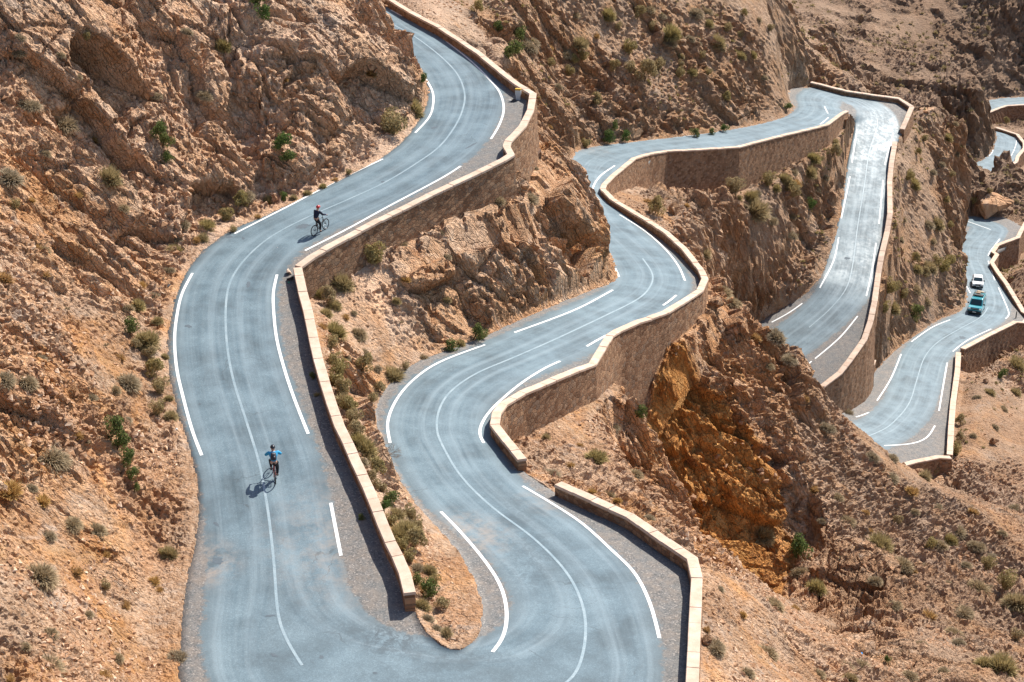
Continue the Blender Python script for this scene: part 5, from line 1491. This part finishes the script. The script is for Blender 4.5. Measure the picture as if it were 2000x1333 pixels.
def rider(loc, rotz, pitch, label, upright, jacket, sleeve, trousers, helmet, pack, elbow_out):
    r = empty('person', loc, (0, -pitch, rotz)); tag(r, label, 'person', 'people riding bicycles')
    u = upright
    pel = (.22, 0, 1.0); bel = (.31 - .05 * u, 0, 1.14); che = (.46 - .10 * u, 0, 1.25 + .07 * u); nec = (.58 - .13 * u, 0, 1.355 + .10 * u); hd = (.65 - .13 * u, 0, 1.44 + .12 * u); hd2 = (.675 - .13 * u, 0, 1.50 + .12 * u)
    J = [(*pel, .13), (*bel, .115), (*che, .125), (*nec, .055), (*hd, (.075, .085)), (*hd2, (.085, .08))]
    E = [(0, 1), (1, 2), (2, 3), (3, 4), (4, 5)]
    arms = {}
    for s in (-1, 1):
        sh = (che[0] + .07, .19 * s, che[2] + .08); eo = elbow_out
        el = (che[0] + .20, (.24 + .10 * eo) * s, che[2] - .13); wr = (.86, .295 * s, 1.075)
        b = len(J); J += [(*sh, .058), (*el, .042), (*wr, .028)]; E += [(2, b), (b, b + 1), (b + 1, b + 2)]
        pm = (.90, .29 * s, 1.05); J.append((*pm, (.022, .036))); E.append((b + 2, b + 3)); arms[s] = (sh, el, wr, pm, b + 3)
        hip = (.23, .10 * s, .97)
        if s > 0: kn, an, to = (.66, .15, .86), (.40, .13, .55), (.52, .13, .49)
        else: kn, an, to = (.44, -.14, .59), (.37, -.13, .20), (.49, -.13, .145)
        b = len(J); J += [(*hip, .095), (*kn, .062), (an[0] + (kn[0] - an[0]) * .6, an[1], an[2] + (kn[2] - an[2]) * .6, .056), (*an, .036), (to[0], to[1], to[2], .03)]
        E += [(0, b), (b, b + 1), (b + 1, b + 2), (b + 2, b + 3), (b + 3, b + 4)]
        arms[(s, 'leg')] = (hip, kn, an, to)
    # fingers curled over the grips, thumb underneath
    for s in (-1, 1):
        pm, ib = arms[s][3], arms[s][4]
        for q in range(4):
            y = pm[1] + (q - 1.5) * .021 * s; ln = (.9, 1.0, .95, .78)[q]
            b = len(J); J += [(pm[0] + .035 * ln, y, pm[2] + .0, .0095), (pm[0] + .05 * ln, y, pm[2] - .03 * ln, .009), (pm[0] + .025, y, pm[2] - .052 * ln, .008)]
            E += [(ib, b), (b, b + 1), (b + 1, b + 2)]
        b = len(J); J += [(pm[0] - .005, pm[1] - .042 * s, pm[2] - .015, .011), (pm[0] + .015, pm[1] - .05 * s, pm[2] - .045, .009)]; E += [(ib, b), (b, b + 1)]
    # nose and ears belong to the head
    b = len(J); J += [(hd[0] + .105, 0, hd[2] + .0, .014)]; E += [(4, b)]
    for s in (-1, 1):
        b = len(J); J += [(hd[0] + .0, .088 * s, hd[2] + .005, .014)]; E += [(4, b)]
    skin('body', J, E, M_SKIN, r, 2)
    V, F = [], []
    for s in (-1, 1):
        k = len(V); cyl_between(V, F, (hd[0] + .088, .03 * s, hd[2] + .028), (hd[0] + .098, .03 * s, hd[2] + .028), .012)
    part('eyes', V, F, M_BLACK, r)
    # jacket: torso and sleeves
    J = [(*pel, (.15, .17)), (*bel, (.16, .17)), (*che, (.17, .20)), (nec[0] - .02, 0, nec[2] - .02, .10)]; E = [(0, 1), (1, 2), (2, 3)]
    for s in (-1, 1):
        sh, el, wr = arms[s][:3]; b = len(J)
        J += [(*sh, .095), (sh[0] * .4 + el[0] * .6, sh[1] * .4 + el[1] * .6, sh[2] * .4 + el[2] * .6, .078), (*el, .068), (wr[0] * .9 + el[0] * .1, wr[1], wr[2] * .93 + el[2] * .07, .048)]
        E += [(2, b), (b, b + 1), (b + 1, b + 2), (b + 2, b + 3)]
    skin('jacket', J, E, jacket, r, 2, 0)
    if sleeve:
        for s in (-1,):
            sh, el, wr = arms[s][:3]
            skin('sleeve', [(*el, .062), (el[0] * .5 + wr[0] * .5, el[1] * .5 + wr[1] * .5, el[2] * .5 + wr[2] * .5, .052), (*wr, .042)], [(0, 1), (1, 2)], sleeve, r, 2)
    J = [(pel[0], 0, pel[2] + .0, .13)]; E = []
    for s in (-1, 1):
        hip, kn, an, to = arms[(s, 'leg')]; b = len(J)
        J += [(hip[0] * .75 + kn[0] * .25, hip[1], hip[2] * .75 + kn[2] * .25, .115), (*kn, .088), (an[0] * .35 + kn[0] * .65, an[1] * .5 + kn[1] * .5, an[2] * .35 + kn[2] * .65, .078), (an[0], an[1], an[2] + .03, .05)]
        E += [(0, b), (b, b + 1), (b + 1, b + 2), (b + 2, b + 3)]
    skin('trousers', J, E, trousers, r, 2, 0)
    for s in (-1, 1):
        hip, kn, an, to = arms[(s, 'leg')]
        skin('shoe', [(an[0] - .04, an[1], an[2] - .02, (.04, .045)), (an[0] + .05, an[1], (an[2] + to[2]) / 2 - .01, .042), (to[0] + .04, to[1], to[2], (.035, .03))], [(0, 1), (1, 2)], M_SHOE, r, 1)
    # helmet shell with vents
    bm = bmesh.new(); bmesh.ops.create_uvsphere(bm, u_segments=20, v_segments=12, radius=1)
    bmesh.ops.delete(bm, geom=[v for v in bm.verts if v.co.z < -.15], context='VERTS')
    for v in bm.verts: v.co = Vector((v.co.x * .155, v.co.y * .118, v.co.z * .125))
    me = bpy.data.meshes.new('helmet'); bm.to_mesh(me); bm.free(); me.materials.append(helmet)
    for p in me.polygons: p.use_smooth = True
    h = bpy.data.objects.new('helmet', me); C.objects.link(h); h.parent = r; h.location = (hd2[0], 0, hd2[2] - .01); h.rotation_euler = (0, .25 - .2 * u, 0)
    sd = h.modifiers.new('thick', 'SOLIDIFY'); sd.thickness = .015
    V, F = [], []
    for y in (-.05, 0, .05): box(V, F, -.10, .09, y - .009, y + .009, .108 - abs(y) * .4, .122 - abs(y) * .35)
    part('vent', V, F, M_BLACK, h, bevel=.004)
    if pack:
        b_ = empty('dummy', (0, 0, 0), (0, 0, 0)); bpy.data.objects.remove(b_)
        ax = Vector(che) - Vector(pel); ax.normalize(); back = Vector((-ax.z, 0, ax.x))
        c0 = (Vector(pel) * .35 + Vector(che) * .65) + back * .19
        p0 = c0 - ax * .20; p1 = c0 + ax * .20
        o = skin('backpack', [(*(p0), (.13, .085)), (*(c0 - ax * .05 + back * .02), (.15, .11)), (*p1, (.12, .07))], [(0, 1), (1, 2)], M_BAG, r, 2)
        V, F = [], []
        q = c0 + back * .115 + ax * .10
        cyl_between(V, F, q + Vector((0, -.08, 0)), q + Vector((0, .05, 0)) + ax * .03, .011); q2 = c0 + back * .125 - ax * .06
        cyl_between(V, F, q2 + Vector((0, -.03, 0)), q2 + Vector((0, -.03, 0)) + ax * .05, .015)
        part('strap', V, F, M_GREY, o, True)
        V, F = [], []
        cyl_between(V, F, Vector(nec) + Vector((-.06, -.09, .0)), Vector(nec) + Vector((-.06, .09, .0)), .022)
        part('collar', V, F, simple('pale_collar', (.55, .58, .45), .8), r, True)
    return r
def rest(a, b):
    """two contact points on the road -> position of the rear wheel, heading and slope"""
    A_ = on_road(*a); B_ = on_road(*b); d = B_ - A_
    return A_ + np.array([0, 0, .003]), math.atan2(d[1], d[0]), math.atan2(d[2], math.hypot(d[0], d[1]))
p, hz, pt = rest((538, 944), (535, 917))
bicycle(p, hz, pt, M_REDF, 'red-framed mountain bicycle under the rider in the blue jacket')
rider(p, hz, pt, 'cyclist in a bright blue jacket with a dark backpack and black helmet, seen from behind', 0.0, M_BLUEJ, None, M_BLACK, M_HELB, True, 1.0)
p, hz, pt = rest((615, 461), (635, 449))
bicycle(p, hz, pt, M_BLKF, 'black bicycle under the rider with the red helmet')
rider(p, hz, pt, 'cyclist in dark clothes with a red helmet and one royal blue sleeve', 1.0, M_NAVY, M_ROYAL, M_BLACK, M_HELR, False, 0.2)

# --- vehicles
M_TEAL = simple('teal_paint', (0.03, 0.30, 0.36), .28); M_TEAL.node_tree.nodes['Principled BSDF'].inputs['Coat Weight'].default_value = .5
M_WHT = simple('white_paint', (0.78, 0.78, 0.76), .3); M_WHT.node_tree.nodes['Principled BSDF'].inputs['Coat Weight'].default_value = .5
M_GLS = simple('tinted_glass', (0.015, 0.035, 0.045), .08)
M_TRIM = simple('black_trim', (0.02, 0.02, 0.02), .6)
M_LAMP = simple('lamp_lens', (0.75, 0.75, 0.72), .15)
M_RED = simple('red_lens', (0.4, 0.02, 0.02), .2)
M_PLT = simple('number_plate', (0.75, 0.75, 0.7), .4)
M_CREAM = simple('cream_canvas', (0.58, 0.47, 0.33), .9, var=.15); M_BRN = simple('tan_bundle', (0.42, 0.30, 0.20), .9, var=.15)
def vehicle(name, loc, rotz, pitch, prof, halfw, paint, label, cat, glass, side_glass, lamp, bumper, grille, wheels, mirror_z):
    """prof: outline (x, z) from the front bumper back over the roof; halfw(z) half width"""
    r = empty(name, loc, (0, -pitch, rotz)); tag(r, label, cat, 'vehicles on the lower road')
    N = len(prof); zb = .30
    V = []; F = []
    ring = [(prof[0][0] - .0, zb)] + prof + [(prof[-1][0], zb)]
    n = len(ring)
    cols = [-1, -.93, -.6, 0, .6, .93, 1]
    for c in cols:
        for x, z in ring:
            w = halfw(z); edgez = z - (.05 if abs(c) == 1 and z > 1.2 else 0)
            bow = .10 * (1 - (c * c)) * (1 if x < 1.5 else 0)
            V.append((x - (-bow) * (1 if x < 1.5 else 0), c * w, edgez))
    # x grows towards the nose here: flip afterwards
    for ci in range(len(cols) - 1):
        for i in range(n - 1): F.append((ci * n + i, (ci + 1) * n + i, (ci + 1) * n + i + 1, ci * n + i + 1))
        F.append((ci * n + n - 1, (ci + 1) * n + n - 1, (ci + 1) * n, ci * n))
    F.append(tuple(range(n))); F.append(tuple((len(cols) - 1) * n + i for i in range(n))[::-1])
    body = part('body', V, F, paint, r, False, bevel=.05)
    def slab(nm, quad, mat, off, parent=r, th=.02):
        q = [Vector(p) for p in quad]; nn_ = (q[1] - q[0]).cross(q[2] - q[0]).normalized() 
        k = [p + nn_ * off for p in q] + [p - nn_ * th for p in q]
        return part(nm, k, [(0, 1, 2, 3), (7, 6, 5, 4), (0, 4, 5, 1), (1, 5, 6, 2), (2, 6, 7, 3), (3, 7, 4, 0)], mat, parent, False)
    for nm, quad in glass: slab(nm, quad, M_GLS, .03)
    for (xa, za, xb, zb2, xc, zc, xd, zd) in side_glass:
        for s in (-1, 1):
            pts = [(xa, halfw(za) * s, za), (xb, halfw(zb2) * s, zb2), (xc, halfw(zc) * s, zc), (xd, halfw(zd) * s, zd)]
            if s < 0: pts = pts[::-1]
            # outward normal must point to the side
            slab('window', pts, M_GLS, .012 if True else 0)
    for s in (-1, 1):
        x, y0, y1, z0, z1 = lamp
        V, F = [], []; box(V, F, x - .05, x + .12, min(y0 * s, y1 * s), max(y0 * s, y1 * s), z0, z1); part('headlight', V, F, M_LAMP, r, bevel=.02)
        V, F = [], []; box(V, F, mirror_z[0] - .06, mirror_z[0] + .06, (halfw(1.2) + .03) * s if s > 0 else -(halfw(1.2) + .25), (halfw(1.2) + .25) * s if s > 0 else -(halfw(1.2) + .03), mirror_z[1] - .1, mirror_z[1] + .12); part('mirror', V, F, M_TRIM, r, bevel=.03)
        V, F = [], []; box(V, F, prof[-1][0] - .03, prof[-1][0] + .03, min(s * halfw(1) * .97, s * halfw(1) * .85), max(s * halfw(1) * .97, s * halfw(1) * .85), .8, 1.15); part('tail_light', V, F, M_RED, r)
    x, w, z0, z1 = bumper; V, F = [], []; box(V, F, x - .04, x + .15, -w, w, z0, z1); part('bumper', V, F, M_TRIM, r, bevel=.03)
    x, w, z0, z1 = grille; V, F = [], []; box(V, F, x - .04, x + .1, -w, w, z0, z1); part('grille', V, F, M_TRIM, r, bevel=.01)
    V, F = [], []; box(V, F, bumper[0] - .055, bumper[0], -.26, .26, .45, .56); part('number_plate', V, F, M_PLT, r)
    for wx in wheels:
        for s in (-1, 1):
            V, F = [], []; y = halfw(.5) * s
            cyl_between(V, F, (wx, y - .20 * s, .33), (wx, y + .012 * s, .33), .33, n=24); w = part('wheel', V, F, M_RUB, r, False, bevel=.03)
            V, F = [], []; cyl_between(V, F, (wx, y + .005 * s, .33), (wx, y + .02 * s, .33), .19, n=16); part('rim', V, F, M_STEEL, w)
    return r
def place_vehicle(front, rear, length):
    A_ = on_road(*front); B_ = on_road(*rear); d = B_ - A_; d /= np.linalg.norm(d)
    return A_ + np.array([0, 0, .002]), math.atan2(d[1], d[0]), math.atan2(d[2], math.hypot(d[0], d[1]))
# van: x runs from the nose (0) to the tail
hw = lambda z: .98 if z < 1.2 else .98 - .17 * (z - 1.2)
p, hz, pt = place_vehicle((1902, 616), (1917, 588), 5)
prof = [(-.02, .55), (0.0, .95), (.08, 1.12), (.72, 1.30), (1.40, 2.08), (1.75, 2.22), (4.7, 2.26), (4.95, 2.10), (5.05, 1.2), (5.05, .55)]
VS = .87; CS = .82
van = vehicle('van', p, hz, pt, prof, hw, M_TEAL, 'teal minibus van with luggage on its roof rack, driving ahead of the white car', 'van',
   [('windscreen', [(.80, -.80, 1.36), (1.36, -.72, 2.02), (1.36, .72, 2.02), (.80, .80, 1.36)])],
   [(1.1, 1.40, 1.55, 1.95, 1.95, 1.97, 1.95, 1.38), (2.05, 1.38, 2.05, 1.97, 3.2, 1.97, 3.2, 1.38), (3.3, 1.38, 3.3, 1.97, 4.7, 1.95, 4.7, 1.38)],
   (0.0, .62, .93, .82, 1.04), (-.06, .97, .34, .62), (0.0, .5, .84, 1.0), (.95, 4.0), (1.0, 1.5))
van.scale = (VS,) * 3
V, F = [], []
for x in (2.3, 3.1, 3.9, 4.6): cyl_between(V, F, (x, -.72, 2.36), (x, .72, 2.36), .022)
for y in (-.72, .72):
    cyl_between(V, F, (2.2, y, 2.36), (4.7, y, 2.36), .022); cyl_between(V, F, (2.2, y, 2.48), (4.7, y, 2.48), .018)
    for x in (2.2, 3.0, 3.8, 4.7): cyl_between(V, F, (x, y, 2.2), (x, y, 2.48), .018)
cyl_between(V, F, (2.2, -.72, 2.48), (2.2, .72, 2.48), .018)
part('roof_rack', V, F, M_TRIM, van, True)
V, F = [], []; box(V, F, 2.25, 3.0, -.66, .66, 2.385, 2.44); part('rack_board', V, F, M_TRIM, van)
def onvan(x, y, z):
    M_ = Matrix.Translation(Vector(tuple(p))) @ Matrix.Rotation(hz, 4, 'Z') @ Matrix.Rotation(-pt, 4, 'Y') @ Matrix.Scale(VS, 4); return M_ @ Vector((x, y, z))
for (x, y, sx, sy, sz, m, lab) in [(3.35, .2, .45, .85, .26, M_BRN, 'tan rolled bundle at the front of the van roof rack'), (3.95, -.12, .5, 1.05, .34, M_CREAM, 'large cream canvas bag in the middle of the van roof'), (4.45, .15, .36, .8, .22, M_BRN, 'brown bag at the back of the van roof')]:
    o = skin('luggage_bag', [(0, -sy / 2, 0, (sx * .4, sz * .42)), (0, 0, .02, (sx * .5, sz * .5)), (0, sy / 2, 0, (sx * .4, sz * .40))], [(0, 1), (1, 2)], m, None, 2)
    o.location = onvan(x, y, 2.385 + sz * .42); o.rotation_euler = (0, 0, hz); o.scale = (VS,) * 3; tag(o, lab, 'bag', 'luggage on the van roof')
hw2 = lambda z: .88 if z < .95 else .88 - .26 * (z - .95)
p2, hz2, pt2 = place_vehicle((1909, 565), (1908, 547), 4.3)
prof = [(-.02, .45), (0.0, .72), (.10, .86), (1.05, 1.02), (1.75, 1.50), (2.1, 1.58), (3.4, 1.56), (4.0, 1.15), (4.2, .95), (4.22, .45)]
car = vehicle('car', p2, hz2, pt2, prof, hw2, M_WHT, 'white car following close behind the teal van', 'car',
   [('windscreen', [(1.15, -.72, 1.09), (1.70, -.62, 1.46), (1.70, .62, 1.46), (1.15, .72, 1.09)])],
   [(1.45, 1.08, 1.85, 1.44, 2.4, 1.48, 2.4, 1.08), (2.48, 1.08, 2.48, 1.48, 3.3, 1.46, 3.55, 1.08)],
   (0.02, .55, .83, .66, .80), (-.05, .86, .3, .5), (0.0, .40, .58, .76), (.75, 3.4), (1.35, 1.08))

car.scale = (CS,) * 3
# --- kilometre stone in the upper bend
M_CONC = simple('painted_concrete', (0.62, 0.60, 0.57), .8, var=.15); M_YCAP = simple('yellow_paint', (0.72, 0.42, 0.05), .6)
q = on_road(1012, 195)
ms = empty('kilometre_stone', tuple(q), (0, 0, math.radians(-8))); tag(ms, 'pale kilometre stone with a yellow top beside the upper parapet', 'milestone')
V = [(-.16, -.10, -.1), (.16, -.10, -.1), (.16, .10, -.1), (-.16, .10, -.1), (-.15, -.10, .22), (.15, -.10, .22), (.15, .10, .22), (-.15, .10, .22), (-.21, -.10, .45), (.21, -.10, .45), (.21, .10, .45), (-.21, .10, .45), (-.21, -.10, .68), (.21, -.10, .68), (.21, .10, .68), (-.21, .10, .68)]
F = [(0, 3, 2, 1)]
for l in range(3):
    for i in range(4):
        j = (i + 1) % 4; F.append((l * 4 + i, l * 4 + j, l * 4 + 4 + j, l * 4 + 4 + i))
F.append((12, 13, 14, 15)); part('stone_body', V, F, M_CONC, ms, bevel=.012)
V, F = [], []; box(V, F, -.213, .213, -.103, .103, .68, .82); part('yellow_cap', V, F, M_YCAP, ms, bevel=.03)
M_DARKR = simple('dark_stone', (0.05, 0.045, 0.045), .8, var=.3)
def rock_thing(px, py, w, mat, lab, cat, name, road_=True, sq=(1, .8, .5), lift=.2):
    g = on_road(px, py) if road_ else None
    if g is None:
        i = ground_at(px, py); g = Pd[i]
    zc = g[1] * cT + (CAMZ - g[2]) * sT; s = w * zc / FPX
    o = bpy.data.objects.new(name, boulder_mesh(int(px * 7 + py), sq, mat)); C.objects.link(o)
    o.scale = (s,) * 3; o.location = (float(g[0]), float(g[1]), float(g[2]) + s * sq[2] * lift); o.rotation_euler = (0, 0, px)
    tag(o, lab, cat); return o
rock_thing(1003, 199, 16, M_DARKR, 'dark lump of rubble lying at the foot of the kilometre stone', 'rubble', 'rubble_lump')
rock_thing(996, 196, 6, M_CONC, 'small white stone beside the kilometre stone', 'stone', 'small_stone')
rock_thing(564, 535, 18, M_COP, 'pale sandstone block lying on the road side of the wall corner', 'stone block', 'stone_block', sq=(1, .8, .8), lift=.35)
rock_thing(566, 547, 17, M_DARKR, 'dark broken block just below the pale one at the wall corner', 'stone block', 'stone_block', sq=(1, .7, .8), lift=.3)
M_GRNB = simple('green_plastic', (0.03, 0.30, 0.18), .3)
rock_thing(564, 553, 8, M_GRNB, 'crumpled green plastic bag below the stones at the wall corner', 'bag', 'plastic_bag')
rock_thing(484, 409, 10, M_CONC, 'round white stone on the verge near the red-helmeted cyclist', 'stone', 'white_stone', False)
rock_thing(330, 561, 16, M_DARKR, 'black stone on the verge at the top of the left-hand curve', 'stone', 'black_stone', False)
M_BLUP = simple('blue_plastic', (0.01, 0.35, 0.85), .35)
rock_thing(1683, 1273, 8, M_BLUP, 'bright blue scrap of plastic caught on the rocks at the lower right', 'litter', 'plastic_scrap', False)
rock_thing(542, 484, 4, M_CONC, 'tiny white pebble lying on the road below the red-helmeted cyclist', 'pebble', 'pebble')
rock_thing(345, 838, 8, M_CONC, 'white scrap of paper on the scree left of the near cyclist', 'litter', 'paper_scrap', False)
g = on_road(1984, 622)
if g is not None:
    V, F = [], []; cyl_between(V, F, (0, 0, -.1), (0, 0, .9), .07, .06, n=10); cyl_between(V, F, (0, 0, .9), (0, 0, .96), .075, .03, n=10)
    o = part('marker_post', V, F, M_TRIM, None, True); o.location = tuple(g); tag(o, 'thin dark post standing at the wall corner right of the van', 'post')
# dark irregular patches over the asphalt, tar stains among them
M_DPATCH = simple('dark_patch_surface', (0.085, 0.11, 0.13), .8, var=.3)
def patch_on(px, py, w, h_, ang_, k, seed):
    r = np.random.default_rng(seed); c = []
    for i in range(22):
        a = 2 * math.pi * i / 22; q = r.uniform(.6, 1.1)
        x = w / 2 * math.cos(a) * q; y = h_ / 2 * math.sin(a) * q
        c.append((px + x * math.cos(ang_) - y * math.sin(ang_), py + x * math.sin(ang_) + y * math.cos(ang_)))
    P_ = [on_road(*t) for t in c]
    if any(v is None for v in P_): return
    m_ = on_road(px, py)
    V = [tuple(v + np.array([0, 0, .006])) for v in P_] + [tuple(m_ + np.array([0, 0, .006]))]
    mesh_obj('dark_patch', V, [(i, (i + 1) % 22, 22) for i in range(22)], M_DPATCH, road)
for j, (x, y, w, h_, a) in enumerate([(593, 442, 34, 9, -.15), (485, 556, 9, 16, .2), (368, 638, 18, 6, .1), (748, 356, 10, 4, 0), (848, 250, 14, 4, -.2), (448, 463, 14, 6, 0), (475, 466, 8, 5, .3), (422, 1024, 16, 6, .6), (424, 1096, 26, 16, 0), (535, 1280, 18, 6, .3), (628, 1284, 10, 8, 0), (733, 1315, 12, 5, .2), (390, 790, 6, 5, 0), (527, 1203, 22, 4, -.1), (920, 285, 30, 3, -.5), (1196, 545, 14, 12, .6), (1655, 505, 14, 5, 0), (1880, 660, 16, 7, .1)]):  # first entry: long thin dark mark near the upper cyclist
    patch_on(x, y, w, h_, a, 0, j)
